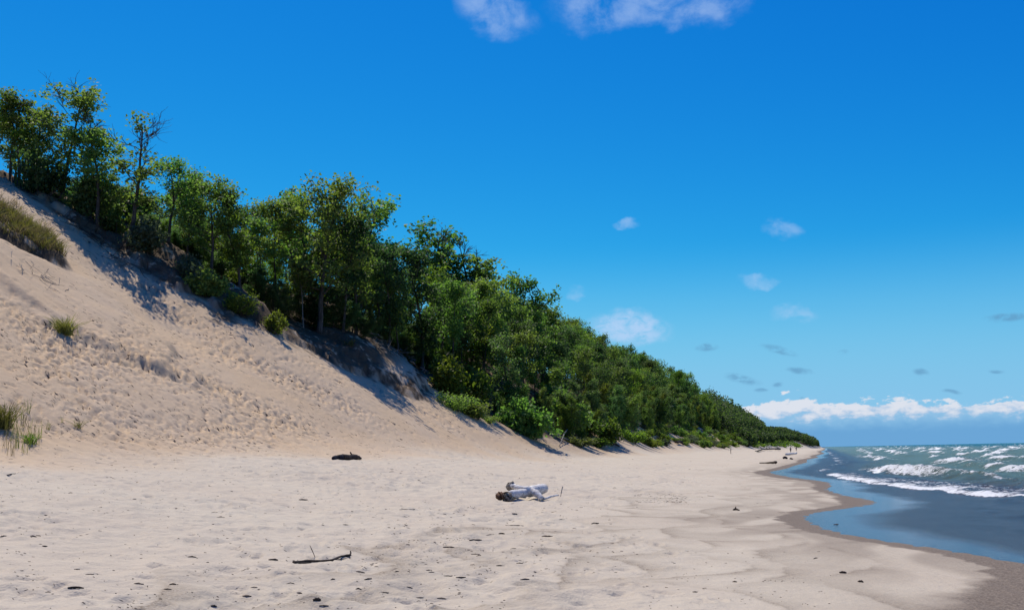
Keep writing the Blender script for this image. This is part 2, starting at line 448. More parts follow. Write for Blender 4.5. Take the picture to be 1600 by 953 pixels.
    for k, (off, amp, sd_, wdt) in enumerate([(2.4, 1.0, 73, .10), (4.2, 1.5, 74, .13), (6.0, 1.9, 75, .12), (3.2, 1.3, 76, .07), (7.6, 1.8, 77, .18), (5.1, 1.6, 178, .09), (1.6, 0.8, 179, .08)]):
        f_ = (-t) + off * -1 + 2.2 + amp * np.abs(pn(s / 5.5, t / 9, sd_)) * 2.2 - amp * 1.1 + 0.10 * pn(X / 0.35, Y / 0.35, sd_ + 9)
        side = np.where(f_ > 0, np.exp(-f_ / (wdt * 0.45)), 0.75 * np.exp(f_ / (wdt * 3.5)))
        ln = np.maximum(ln, side * (0.35 + 0.65 * sstep(-0.25, 0.35, pn(s / 2.1, t / 2.1, sd_ + 3))))
    ln = ln * sstep(60, 25, R_) * sstep(-2, 1.0, u) * 0.95
    damp = 0.24 * sstep(6.5, 2.5, u + 1.5 * pn(X / 3, Y / 3, 78)) + 0.14 * sstep(0.0, 0.5, pn(s / 9, t / 1.6, 79)) * sstep(14, 7, u)
    mask = np.zeros(X.shape + (4,))
    mask[..., 0] = np.clip(np.maximum(wet, damp * 0.55), 0, 1)
    mask[..., 1] = np.clip(np.maximum(np.maximum(w_, soil_shade), np.maximum(0.45 * near_edge, 0.95 * sstep(-9.0, -5.0, Y - wood_edge_y(X) + 2.6 * pn(X / 1.5, Y / 1.5, 59) + 1.2 * streak + 0.6 * pn(X / 0.4, Y / 0.4, 60)) * duneM * sstep(-9, -12, X))), 0, 1)
    mask[..., 2] = duneM
    mask[..., 3] = np.clip(ln, 0, 1)
    # seal the wrap-around seam
    me = mesh_grid('sand', X, Y, Z, mask)
    return tag(link(me, 'sand_ground', MAT_SAND), kind='structure'), rr, th, Z
sand, GR, GT, GZ = build_sand()
def Hgrid(x, y):
    """height of the built sand surface, bilinear between its points"""
    x = np.asarray(x, float); y = np.asarray(y, float)
    r = np.clip(np.hypot(x, y), GR[1], GR[-2]); a = np.clip(np.arctan2(x, y), GT[0] + 1e-6, GT[-1] - 1e-6)
    i = np.searchsorted(GR, r, side='right') - 1; j = np.searchsorted(GT, a, side='right') - 1
    fi = (r - GR[i]) / (GR[i + 1] - GR[i]); fj = (a - GT[j]) / (GT[j + 1] - GT[j])
    return (GZ[i, j] * (1 - fi) + GZ[i + 1, j] * fi) * (1 - fj) + (GZ[i, j + 1] * (1 - fi) + GZ[i + 1, j + 1] * fi) * fj
HF = Hgrid

# ------------------------------------------------------------------ lake
def water_material():
    m, nt, b, out = new_mat('lake_water')
    pos = nt.node('ShaderNodeTexCoord').outputs['Object']
    foam, deep, rip, _ = attr(nt, 'mask')
    n1 = nt.noise(pos, 0.9, 6, 0.72, 0.6); n2 = nt.noise(pos, 6.0, 4, 0.7)
    shallow = (0.034, 0.025, 0.030); mid = (0.112, 0.156, 0.096); far = (0.006, 0.080, 0.088)
    c = nt.mix(nt.ramp(deep, 0.0, 0.5, 0, 1, False), shallow, mid)
    c = nt.mix(nt.ramp(deep, 0.5, 1.0, 0, 1, False), c, far)
    f = nt.ramp(nt.math('ADD', nt.math('MULTIPLY', foam, 0.78), nt.math('MULTIPLY', nt.math('SUBTRACT', nt.math('ADD', nt.math('MULTIPLY', n1, 0.5), nt.math('MULTIPLY', n2, 0.5)), 0.5), 3.0)), 0.28, 0.62)
    f = nt.math('MULTIPLY', f, nt.ramp(foam, 0.02, 0.14))
    c = nt.mix(f, c, (0.84, 0.86, 0.87))
    nt.l.new(c, b.inputs['Base Color'])
    nt._set(b.inputs['Roughness'], nt.math('MAXIMUM', nt.ramp(rip, 0.1, 0.6, 0.05, 0.26, False), nt.math('MULTIPLY', f, 0.9)))
    b.inputs['IOR'].default_value = 1.33
    nt._set(b.inputs['Specular IOR Level'], nt.math('MULTIPLY', nt.math('MULTIPLY', nt.ramp(rip, 0.2, 0.6, 0.42, 0.20, False), nt.ramp(deep, 0.5, 1.0, 1.0, 0.45)), nt.ramp(f, 0, 1, 1.0, 0.1, False)))
    mp = nt.node('ShaderNodeMapping'); nt.l.new(pos, mp.inputs[0]); mp.inputs['Rotation'].default_value = (0, 0, SA); mp.inputs['Scale'].default_value = (1.9, 0.8, 1)
    chop = nt.math('ADD', nt.noise(mp.outputs[0], 2.2, 5, 0.62), nt.math('MULTIPLY', nt.noise(mp.outputs[0], 9.0, 3, 0.6), 0.3))
    ripple = nt.noise(mp.outputs[0], 7.5, 3, 0.7)
    film = nt.ramp(deep, 0.0, 0.25)
    nrm = bump(nt, ripple, nt.math('MULTIPLY', nt.ramp(rip, 0.1, 0.6), nt.math('SUBTRACT', 1.0, film)), 0.14)
    nrm = bump(nt, chop, nt.math('MULTIPLY', rip, film), 0.45, nrm)
    nrm = bump(nt, nt.math('MULTIPLY', n2, f), 0.8, 0.08, nrm)
    nt.l.new(nrm, b.inputs['Normal'])
    return m
MAT_WATER = water_material()

def sea(s, t, X, Y, R_):
    d = t - shore(s)
    tF = np.interp(s, [-60, 10, 25, 38.8, 41.5, 46.4, 50.3, 60, 71.5, 85, 100, 120, 6000], [20, 15, 10.5, 6.7, 5.2, 4.1, 2.9, 1.4, .2, -.4, 0.2, 1.5, 3.0]) + 0.55 * pn(s / 2.6, s * 0, 81) + 0.25 * pn(s / 0.8, s * 0, 82)
    a = t - tF                                           # distance behind the leading edge of the bore
    wid = np.interp(s, [0, 40, 50, 60, 75, 100, 150], [4.4, 4.2, 4.4, 3.4, 1.8, 1.6, 2.0])
    bore = sstep(0, 0.5, a) * (0.10 + 0.06 * pn(X / 1.2, Y / 1.2, 83)) * np.interp(s, [0, 60, 80, 120], [1, 1, 0.4, 0.4])
    foam = sstep(-0.05, 0.1, a) * sstep(wid, wid * 0.25, a + 0.5 * pn(X / 0.8, Y / 0.8, 84)) * np.where(s < 74, 1.0, np.clip(0.25 + 1.6 * pn(s / 14, s * 0, 96), 0, 0.9))
    foam = foam * (0.52 + 0.40 * sstep(0.9, 0.0, a) + 0.3 * pn(X / 2.4, Y / 2.4, 99))
    z = bore
    # second crest just behind: unbroken at the near end, tumbling further on
    tC = np.interp(s, [-60, 20, 43, 52, 60, 68, 75, 82, 95, 120], [26, 13, 8.6, 7.6, 6.9, 5.6, 4.6, 4.0, 3.0, 1.5]) + 0.25 * pn(s / 5, s * 0, 85)
    b = t - tC
    ampc = np.interp(s, [-50, 30, 40, 45, 52, 60, 68, 75, 80, 90, 130], [.3, .42, .5, .26, .34, .40, .52, .48, .26, .22, .0])
    prof = np.where(b < 0, np.exp(-(b / 0.75) ** 2), np.exp(-(b / 2.2) ** 2))
    z = z + ampc * prof
    brk = np.interp(s, [30, 36, 42, 46, 58, 63, 68, 78, 81, 90], [1, 1, .9, 0, 0.1, .7, 1, 1, .4, 0.0])
    foam = np.maximum(foam, 0.85 * brk * sstep(-1.5, -0.9, b + 0.6 * pn(X / 1.0, Y / 1.0, 86)) * sstep(0.9, 0.0, b + 0.4 * pn(X / 1.4, Y / 1.4, 97)))
    foam = np.maximum(foam, 0.6 * sstep(0.40, 0.08, np.abs(b + 0.05 + 0.15 * pn(X / 0.9, Y / 0.9, 80))) * sstep(0.2, 0.36, ampc))
    # wave trains farther out
    lam = np.interp(t, [6, 20, 60, 200, 1000], [7.5, 8.5, 11, 15, 24])
    k_ = np.cumsum(np.ones(1))
    ti = np.linspace(0, 20000, 200001); ph_tab = np.concatenate([[0], np.cumsum(0.1 / np.interp(ti[:-1], [6, 20, 60, 200, 1000], [7.5, 8.5, 11, 15, 24]))])
    q = np.interp(t + 3.2 * pn(s / 34, t / 30, 87) + 1.2 * pn(s / 11, t / 14, 88) - 0.03 * s, ti, ph_tab)
    fr = q - np.floor(q)
    prof = np.where(fr < 0.28, sstep(0, 0.28, fr), 1 - sstep(0.28, 1.0, fr))   # steep shoreward face
    grp = 0.5 + 0.62 * pn(s / 17 + np.floor(q) * 3.7, np.floor(q) * 1.9, 89) + 0.25 * pn(s / 5 + np.floor(q) * 5.1, np.floor(q), 90)
    env = sstep(1.5, 6.0, b) * sstep(2, 9, d)
    amp = env * np.interp(t, [5, 12, 40, 200], [.30, .55, .60, .55]) * np.clip(0.35 + 0.75 * grp, 0.1, 1.3)
    z = z + amp * (prof ** 1.5 - 0.25)
    thr = np.interp(t, [5, 15, 60, 150, 600], [0.50, 0.57, 0.69, 0.77, 0.84]) + 0.10 * pn(s / 4, t / 3, 98)
    bf = sstep(thr - 0.06, thr + 0.12, grp) * env
    foam = np.maximum(foam, bf * sstep(0.08, 0.22, fr) * sstep(0.40, 0.29, fr))
    foam = np.maximum(foam, 0.55 * bf * sstep(0.9, 0.45, fr) * sstep(0.1, 0.5, pn(X / 1.6, Y / 1.6, 91) + 0.15))
    foam = np.maximum(foam, 0.75 * env * sstep(0.48, 0.62, grp) * np.exp(-((fr - 0.28) / 0.05) ** 2))
    # wind chop
    chop = 0.085 * fbm(s / 3.2, t / 1.5, 92, 3) * sstep(1, 7, d) * np.where(R_ < 500, 1, 0.3)
    z = z + chop
    z = z + foam * (0.12 * pn(X / 0.35, Y / 0.35, 93) + 0.12 * pn(X / 0.8, Y / 0.8, 94) + 0.03) * sstep(0.3, 3, a)
    z = z * sstep(0.0, 1.5, np.maximum(d - 0.6, a + 0.6 * 0)) 
    deep = 0.5 * sstep(1.2, 7.0, a) + 0.5 * sstep(25, 160, t)
    rip = 0.24 + 0.44 * sstep(0.25, 1.7, d + 0.5 * pn(X / 2.5, Y / 2.5, 95) - np.interp(s, [18, 27, 32, 38], [0, 1.0, 1.0, .6])) + 0.35 * sstep(1, 6, a)
    return z, np.clip(foam, 0, 1), deep, rip
def build_lake():
    th = np.concatenate([np.radians(np.linspace(5, 30.5, 640)), np.radians(np.arange(31.5, 165, 2.0))])
    rr = np.concatenate([geom_rows((4, 15, 0.03), (15, 130, 0.0042), (130, 700, 0.010), (700, 24000, 0.06)), [24000]])
    R_, T_ = np.meshgrid(rr, th, indexing='ij')
    X = R_ * np.sin(T_); Y = R_ * np.cos(T_); s, t = to_st(X, Y)
    z, foam, deep, rip = sea(s, t, X, Y, R_)
    mask = np.stack([foam, deep, rip, np.ones_like(foam)], -1)
    ok = (t > shore(s) - 1.6)
    keep = ok[:-1, :-1] | ok[1:, 1:] | ok[:-1, 1:] | ok[1:, :-1]
    me = mesh_grid('lake', X, Y, z, mask, keep)
    return tag(link(me, 'lake', MAT_WATER), kind='structure')
lake = build_lake()
#@@OBJECTS
# ------------------------------------------------------------------ vegetation materials
def leaf_material(name, c0, c1, trans, var=0.065):
    m, nt, b, out = new_mat(name)
    geo = nt.node('ShaderNodeNewGeometry'); oi = nt.node('ShaderNodeObjectInfo')
    c = nt.mix(geo.outputs['Random Per Island'], c0, c1)
    h_ = nt.node('ShaderNodeHueSaturation'); nt.l.new(c, h_.inputs['Color'])
    nt._set(h_.inputs['Hue'], nt.ramp(oi.outputs['Random'], 0, 1, 0.5 - var * 0.55, 0.5 + var * 0.5, False))
    nt._set(h_.inputs['Value'], nt.ramp(nt.math('FRACT', nt.math('MULTIPLY', oi.outputs['Random'], 7.31)), 0, 1, 0.62, 1.38, False))
    nt.l.new(h_.outputs[0], b.inputs['Base Color'])
    b.inputs['Roughness'].default_value = 0.6; b.inputs['Specular IOR Level'].default_value = 0.22
    tr = nt.node('ShaderNodeBsdfTranslucent')
    tcol = nt.mix(1.0, h_.outputs[0], trans, 'MULTIPLY'); nt.l.new(tcol, tr.inputs[0])
    mx = nt.node('ShaderNodeMixShader'); mx.inputs[0].default_value = 0.48
    nt.l.new(b.outputs[0], mx.inputs[1]); nt.l.new(tr.outputs[0], mx.inputs[2]); nt.l.new(mx.outputs[0], out.inputs[0])
    return m
MAT_LEAF = leaf_material('leaf_green', (0.055, 0.102, 0.026), (0.155, 0.218, 0.060), (1.7, 2.0, 0.9))
MAT_LEAF_DARK = leaf_material('leaf_dark_green', (0.038, 0.076, 0.027), (0.100, 0.152, 0.054), (1.6, 1.9, 1.0))
MAT_LEAF_LIME = leaf_material('leaf_yellow_green', (0.062, 0.108, 0.018), (0.150, 0.205, 0.038), (1.7, 1.9, 0.7))
MAT_LEAF_GREY = leaf_material('leaf_grey_green', (0.050, 0.072, 0.040), (0.105, 0.130, 0.080), (1.4, 1.5, 1.0))
MAT_GRASS = leaf_material('grass_green', (0.075, 0.105, 0.028), (0.190, 0.205, 0.075), (1.5, 1.5, 0.7))
MAT_GRASS_DRY = leaf_material('grass_dry', (0.115, 0.098, 0.052), (0.260, 0.215, 0.120), (1.2, 1.2, 0.9), 0.02)
def bark_material(name, c0, c1, sc=7.0, stretch=(1, 1, 0.22)):
    m, nt, b, out = new_mat(name)
    pos = nt.node('ShaderNodeTexCoord').outputs['Object']
    mp = nt.node('ShaderNodeMapping'); nt.l.new(pos, mp.inputs[0]); mp.inputs['Scale'].default_value = stretch
    n = nt.noise(mp.outputs[0], sc, 5, 0.7)
    nt.l.new(nt.mix(nt.ramp(n, 0.3, 0.7), c0, c1), b.inputs['Base Color'])
    b.inputs['Roughness'].default_value = 0.9; b.inputs['Specular IOR Level'].default_value = 0.15
    nt.l.new(bump(nt, n, 0.8, 0.03), b.inputs['Normal'])
    return m
MAT_BARK = bark_material('bark', (0.030, 0.024, 0.019), (0.105, 0.088, 0.074))
MAT_BARK_PALE = bark_material('bark_pale', (0.12, 0.105, 0.09), (0.30, 0.27, 0.24))
MAT_DEAD = bark_material('dead_wood_grey', (0.10, 0.088, 0.078), (0.30, 0.275, 0.25), 11)
MAT_DRIFT = bark_material('driftwood_white', (0.40, 0.37, 0.335), (0.82, 0.79, 0.74), 16, (0.25, 1.0, 1.0))
MAT_DARKWOOD = bark_material('driftwood_dark', (0.020, 0.015, 0.012), (0.085, 0.064, 0.050), 14)
MAT_LITTER = bark_material('bark_litter', (0.045, 0.034, 0.024), (0.15, 0.115, 0.085), 5)
MAT_CHAR = bark_material('charred_wood', (0.008, 0.008, 0.010), (0.035, 0.034, 0.045), 14)
MAT_RUST = bark_material('wood_red_brown', (0.060, 0.030, 0.018), (0.20, 0.12, 0.08), 14)
MAT_ROOT = bark_material('root_wood_beige', (0.15, 0.12, 0.085), (0.42, 0.36, 0.28), 14)

# ------------------------------------------------------------------ mesh builders
class MB:
    def __init__(self): self.v = []; self.f = []; self.n = 0
    def tube(self, pts, rad, sides=5, cap=True):
        pts = np.asarray(pts, float); rad = np.asarray(rad, float)
        tan = np.gradient(pts, axis=0); tan /= np.linalg.norm(tan, axis=1)[:, None] + 1e-9
        ref = np.array([0.31, 0.17, 0.93]) if abs(tan[0][2]) < 0.9 else np.array([1.0, 0.1, 0.0])
        a = np.cross(tan, ref); a /= np.linalg.norm(a, axis=1)[:, None] + 1e-9
        b_ = np.cross(tan, a)
        ang = np.linspace(0, 2 * np.pi, sides, endpoint=False)
        ring = pts[:, None] + rad[:, None, None] * (np.cos(ang)[None, :, None] * a[:, None] + np.sin(ang)[None, :, None] * b_[:, None])
        m = len(pts); base = self.n
        self.v.append(ring.reshape(-1, 3)); self.n += m * sides
        for i in range(m - 1):
            for j in range(sides):
                j2 = (j + 1) % sides
                self.f.append((base + i * sides + j, base + i * sides + j2, base + (i + 1) * sides + j2, base + (i + 1) * sides + j))
        if cap:
            self.f.append(tuple(base + j for j in range(sides))[::-1])
            self.f.append(tuple(base + (m - 1) * sides + j for j in range(sides)))
        return self
    def mesh(self, name, smooth=True):
        me = bpy.data.meshes.new(name)
        me.from_pydata(np.concatenate(self.v).tolist(), [], self.f)
        if smooth: me.polygons.foreach_set('use_smooth', np.ones(len(me.polygons), bool))
        return me
def quads_mesh(name, V):
    """V: n x 4 x 3 array of separate four-cornered leaves"""
    n = len(V); me = bpy.data.meshes.new(name)
    me.vertices.add(n * 4); me.vertices.foreach_set('co', V.astype(np.float32).ravel())
    me.loops.add(n * 4); me.loops.foreach_set('vertex_index', np.arange(n * 4, dtype=np.int32))
    me.polygons.add(n); me.polygons.foreach_set('loop_start', np.arange(0, n * 4, 4, dtype=np.int32))
    me.update(calc_edges=True)
    return me
def leaves(centres, size, g, up=0.35, spread=0.0):
    """kite-shaped leaves scattered round the centres, folded a little along the midrib"""
    n = len(centres)
    c = centres + g.normal(0, 1, (n, 3)) * spread
    nrm = g.normal(0, 1, (n, 3)); nrm[:, 2] = np.abs(nrm[:, 2]) + up; nrm /= np.linalg.norm(nrm, axis=1)[:, None]
    d = g.normal(0, 1, (n, 3)); d -= nrm * np.sum(d * nrm, 1)[:, None]; d /= np.linalg.norm(d, axis=1)[:, None]
    e = np.cross(nrm, d)
    L = size * g.uniform(0.6, 1.35, n)[:, None]; w = L * g.uniform(0.30, 0.46, n)[:, None]
    fold = nrm * w * 0.35
    return np.stack([c - d * L * 0.5, c + e * w + fold + d * L * 0.08, c + d * L * 0.55, c - e * w + fold + d * L * 0.08], 1)

def wander(p0, direction, length, n, g, wob, lift=0.0):
    d = np.array(direction, float); d /= np.linalg.norm(d); pts = [np.array(p0, float)]
    for i in range(n):
        d = d + g.normal(0, wob, 3); d[2] += lift; d /= np.linalg.norm(d)
        pts.append(pts[-1] + d * length / n)
    return np.array(pts)

def tree_meshes(seed, crown_base=0.35, width=0.30, density=1.0, bare_top=0.0, bare_all=0.0, lean=(0, 0), limbs=17, leaf=0.25, shape='round', stems=1, trunk_r=0.16):
    """a 10 m tree: wood mesh and leaf mesh"""
    g = np.random.default_rng(seed); wood = MB(); cl = []
    Ht = 10.0
    for st in range(stems):
        base = np.array([0, 0, -0.5]) + (np.array([g.normal(0, 0.25), g.normal(0, 0.25), 0]) if stems > 1 else 0)
        ld = np.array([lean[0] + (g.normal(0, 0.16) if stems > 1 else 0), lean[1] + (g.normal(0, 0.16) if stems > 1 else 0), 1.0])
        tr = wander(base, ld, (Ht * 0.93 + 0.5) * (1 if st == 0 else g.uniform(0.7, 0.95)), 12, g, 0.055, 0.02)
        rad = trunk_r * np.linspace(1, 0.10, 13) ** 0.85 * (1 if st == 0 else 0.7); rad[0] *= 1.5; rad[1] *= 1.12
        wood.tube(tr, rad, 8)
        nl = limbs if stems == 1 else int(limbs * 0.7)
        for k in range(nl):
            f_ = crown_base + (1 - crown_base) * ((k + g.random()) / nl) ** 0.9 * 0.97
            i = min(11, int(f_ * 12)); fr = f_ * 12 - i
            p = tr[i] * (1 - fr) + tr[i + 1] * fr
            rel = (f_ - crown_base) / (1 - crown_base)
            if shape == 'round': prof = math.sqrt(max(0.05, 1 - (2 * rel - 0.85) ** 2 * 0.85))
            elif shape == 'vase': prof = 0.45 + 0.75 * rel if rel < 0.75 else 1.0 - (rel - 0.75) * 2.6
            else: prof = 1.05 - 0.8 * rel
            ln = Ht * width * prof * g.uniform(0.65, 1.25)
            az_ = k * 2.399 + g.normal(0, 0.5)
            el_ = g.uniform(0.15, 0.7) + 0.45 * rel
            dr = np.array([math.cos(az_) * math.cos(el_), math.sin(az_) * math.cos(el_), math.sin(el_)])
            lp = wander(p, dr, ln, 6, g, 0.13, 0.05)
            r0 = max(0.018, rad[i] * 0.5)
            wood.tube(lp, np.linspace(r0, 0.012, 7), 5)
            bare = g.random() < bare_all or (rel > 0.62 and g.random() < bare_top)
            ns = 5 if not bare else 7
            for q in range(ns):
                a = 0.28 + 0.72 * (q + g.random() * 0.8) / ns; a = min(a, 0.99)
                j = min(5, int(a * 6)); fj = a * 6 - j
                sp_ = lp[j] * (1 - fj) + lp[j + 1] * fj
                sd_ = (lp[j + 1] - lp[j]); sd_ = sd_ / np.linalg.norm(sd_) + g.normal(0, 0.65, 3); sd_[2] += 0.15
                sl = ln * g.uniform(0.22, 0.46) + 0.25
                tw = wander(sp_, sd_, sl, 4, g, 0.2, 0.05)
                wood.tube(tw, np.linspace(0.018 if not bare else 0.026, 0.006 if not bare else 0.009, 5), 3, False)
                if bare:
                    for z in range(3):
                        t2 = wander(tw[g.integers(1, 5)], tw[4] - tw[0] + g.normal(0, 0.35, 3) * sl, sl * g.uniform(0.35, 0.8), 3, g, 0.2)
                        wood.tube(t2, np.linspace(0.013, 0.006, 4), 3, False)
                else:
                    m = int(16 * density * g.uniform(0.5, 1.5))
                    for c_ in (tw[2], tw[3], tw[4]):
                        cc = c_ + g.normal(0, 0.18, 3)
                        cl.append((cc + g.normal(0, 1, (m, 3)) * np.array([0.30, 0.30, 0.20]) * g.uniform(0.7, 1.3)))
    cen = np.concatenate(cl)
    return wood.mesh('trunk'), quads_mesh('crown', leaves(cen, leaf, g))
def bush_meshes(seed, rx=1.3, rz=1.1, n=2600, leaf=0.16, lobes=9):
    g = np.random.default_rng(seed); wood = MB(); cl = []
    for k in range(lobes):
        az_ = g.uniform(0, 6.28); rr_ = math.sqrt(g.random()) * rx * 0.8
        tip = np.array([rr_ * math.cos(az_), rr_ * math.sin(az_), rz * (1 - 0.5 * (rr_ / rx) ** 2) * g.uniform(0.45, 1.0)])
        p = wander((tip[0] * 0.15, tip[1] * 0.15, -0.3), tip + np.array([0, 0, 0.3]), np.linalg.norm(tip) + 0.3, 5, g, 0.08)
        wood.tube(p, np.linspace(0.035, 0.01, 6), 4)
        for q in range(5):
            t2 = wander(p[g.integers(2, 6)], g.normal(0, 1, 3) + np.array([0, 0, 0.7]), g.uniform(0.25, 0.6) * rx * 0.6, 3, g, 0.25)
            wood.tube(t2, np.linspace(0.012, 0.005, 4), 3, False)
            m = n // (lobes * 5)
            cl.append(t2[3] + g.normal(0, 1, (m, 3)) * np.array([0.22, 0.22, 0.17]) * rx * 0.7)
    cen = np.concatenate(cl); cen = cen[cen[:, 2] > -0.05]
    return wood.mesh('stems'), quads_mesh('foliage', leaves(cen, leaf, g))

def empty(name, loc, rz=0.0, sc=(1, 1, 1)):
    o = bpy.data.objects.new(name, None); C.objects.link(o); o.empty_display_size = 0.2
    o.location = loc; o.rotation_euler = (0, 0, rz); o.scale = sc
    return o
def sub(name, me, mat, parent):
    o = bpy.data.objects.new(name, me); C.objects.link(o); o.parent = parent
    if len(me.materials) == 0: me.materials.append(mat)
    elif me.materials[0] is not mat:
        o.material_slots[0].link = 'OBJECT'; o.material_slots[0].material = mat
    return o

# tree kinds, each a pair of shared meshes
KIND = {
    'full': tree_meshes(101, 0.22, 0.30, 0.92, limbs=20, leaf=0.24),
    'full2': tree_meshes(102, 0.15, 0.27, 1.2, limbs=21, leaf=0.23, shape='vase'),
    'full3': tree_meshes(103, 0.30, 0.33, 0.85, limbs=19, leaf=0.25),
    'open': tree_meshes(104, 0.38, 0.25, 0.72, limbs=16, leaf=0.24, bare_top=0.12, shape='vase'),
    'open2': tree_meshes(105, 0.44, 0.24, 0.68, limbs=14, leaf=0.25, bare_top=0.05, lean=(0.06, 0)),
    'low': tree_meshes(106, 0.06, 0.26, 1.1, limbs=22, leaf=0.22, shape='cone', stems=2, trunk_r=0.10),
    'thin': tree_meshes(107, 0.48, 0.19, 0.85, limbs=13, leaf=0.22, trunk_r=0.10),
    'thin2': tree_meshes(112, 0.40, 0.16, 0.9, limbs=15, leaf=0.22, trunk_r=0.11, shape='vase', bare_top=0.15),
    'big': tree_meshes(108, 0.27, 0.33, 0.95, limbs=25, leaf=0.22, trunk_r=0.19),
    'gaunt': tree_meshes(109, 0.30, 0.30, 0.85, limbs=21, leaf=0.23, bare_top=0.35, bare_all=0.12, shape='vase', lean=(0.10, 0)),
    'gaunt2': tree_meshes(110, 0.30, 0.24, 0.55, limbs=17, leaf=0.24, bare_top=0.75, bare_all=0.30, shape='vase', lean=(0.12, 0)),
    'gaunt3': tree_meshes(111, 0.34, 0.20, 1.1, limbs=18, leaf=0.24, bare_top=0.6, lean=(0.04, 0)),
}
def make_tree(name, kind, xyz, height, rz, label, group=None, leafmat=None, barkmat=None, wide=1.0):
    k = height / 10.0
    t = empty(name, (float(xyz[0]), float(xyz[1]), float(xyz[2])), rz, (k * wide, k * wide, k))
    sub('trunk', KIND[kind][0], barkmat or MAT_BARK, t); sub('crown', KIND[kind][1], leafmat or MAT_LEAF, t)
    return tag(t, label, 'tree', group)

# skyline of the wood in the photograph, as tops for the trees standing along it
SIL = np.array([(0, 175), (20, 150), (50, 140), (80, 165), (110, 175), (150, 215), (175, 185), (205, 200), (235, 195), (270, 250), (300, 262), (330, 285), (375, 308), (410, 320), (440, 302), (490, 295), (530, 318),
                (580, 310), (612, 385), (640, 370), (660, 352), (700, 350), (745, 372), (768, 435), (810, 442), (850, 470), (890, 482), (930, 508), (975, 532), (1020, 542), (1060, 565), (1090, 592), (1130, 618), (1160, 640), (1190, 659), (1196, 667), (1225, 668), (1240, 673), (1256, 678), (1270, 683), (1277, 687), (1280, 696), (1300, 697)], float)
def sil(px): return np.interp(px, SIL[:, 0], SIL[:, 1])
HERO = []
def hero(px, py, top, kind, label, leafmat=None, wide=1.0, rz=None, bark=None, back=0.0, name='leafy_tree'):
    p = hit(px, py); d = np.array([p[0], p[1]]) / math.hypot(p[0], p[1])
    if math.hypot(p[0], p[1]) > 130: p = np.array([d[0] * 90, d[1] * 90, 0])
    x, y = p[0] + d[0] * back, p[1] + d[1] * back; z = Hs(x, y)
    _, yb = project(x, y, z); _, y1 = project(x, y, z + 10.0)
    hgt = 10.0 * (yb - top) / (yb - y1)
    HERO.append((x, y))
    return make_tree(name, kind, (x, y, z), hgt, rz if rz is not None else random.uniform(0, 6.28), label, None, leafmat, bark, wide)
hero(30, 292, 148, 'open', 'leafy tree with dense yellowish crown at the far left edge of the picture', MAT_LEAF_LIME, 1.15, back=2)
hero(14, 290, 158, 'full3', 'broad leafy tree cut by the left edge of the picture', None, 1.2, back=5)
hero(62, 300, 172, 'full', 'rounder leafy tree between the left edge tree and the tallest tree', MAT_LEAF_DARK, 1.0, back=4)
hero(93, 312, 132, 'gaunt', 'tallest tree at upper left, open crown and bare twigs on its right', None, 1.25, 0.2)
hero(152, 352, 178, 'gaunt3', 'slim tree with leafy middle and bare twiggy tip above the sand bank', None, 1.15, 0.0)
hero(200, 382, 188, 'gaunt2', 'mostly bare tree fanning thin leafless branches to the right', None, 1.25, 0.1)
hero(262, 402, 250, 'open2', 'ragged leafy tree just right of the half bare tree', None, 1.3, back=2)
hero(330, 455, 285, 'full3', 'full round tree behind the end of the upper sand slope', None, 1.1, back=3)
hero(375, 480, 305, 'full2', 'bright green bushy tree left of the tall tree on the ledge', MAT_LEAF_LIME, 1.0, back=4)
hero(497, 519, 291, 'big', 'large full tree with bare lower trunk standing on the sand ledge', MAT_LEAF, 1.05)
hero(474, 516, 405, 'thin', 'small tree with thin pale stem beside the large tree on the ledge', None, 1.0, None, MAT_BARK_PALE, 1.5)
hero(560, 515, 303, 'open', 'tall open crowned tree right of the large ledge tree', None, 1.25, back=4)
hero(618, 520, 385, 'open2', 'shorter tree filling the dip between two tall trees', None, 1.1, back=3)
hero(688, 560, 346, 'open', 'tall airy oak rising highest in the middle of the wood', None, 1.35, 1.0, back=6)
hero(745, 590, 372, 'gaunt3', 'tree with twiggy right side beside the tall airy oak', None, 1.3, back=6)
hero(812, 620, 440, 'full3', 'rounded tree right of the skyline notch in the wood', None, 1.0, back=8)
hero(858, 640, 470, 'open', 'open topped tree above the fallen branches', None, 1.1, back=8)

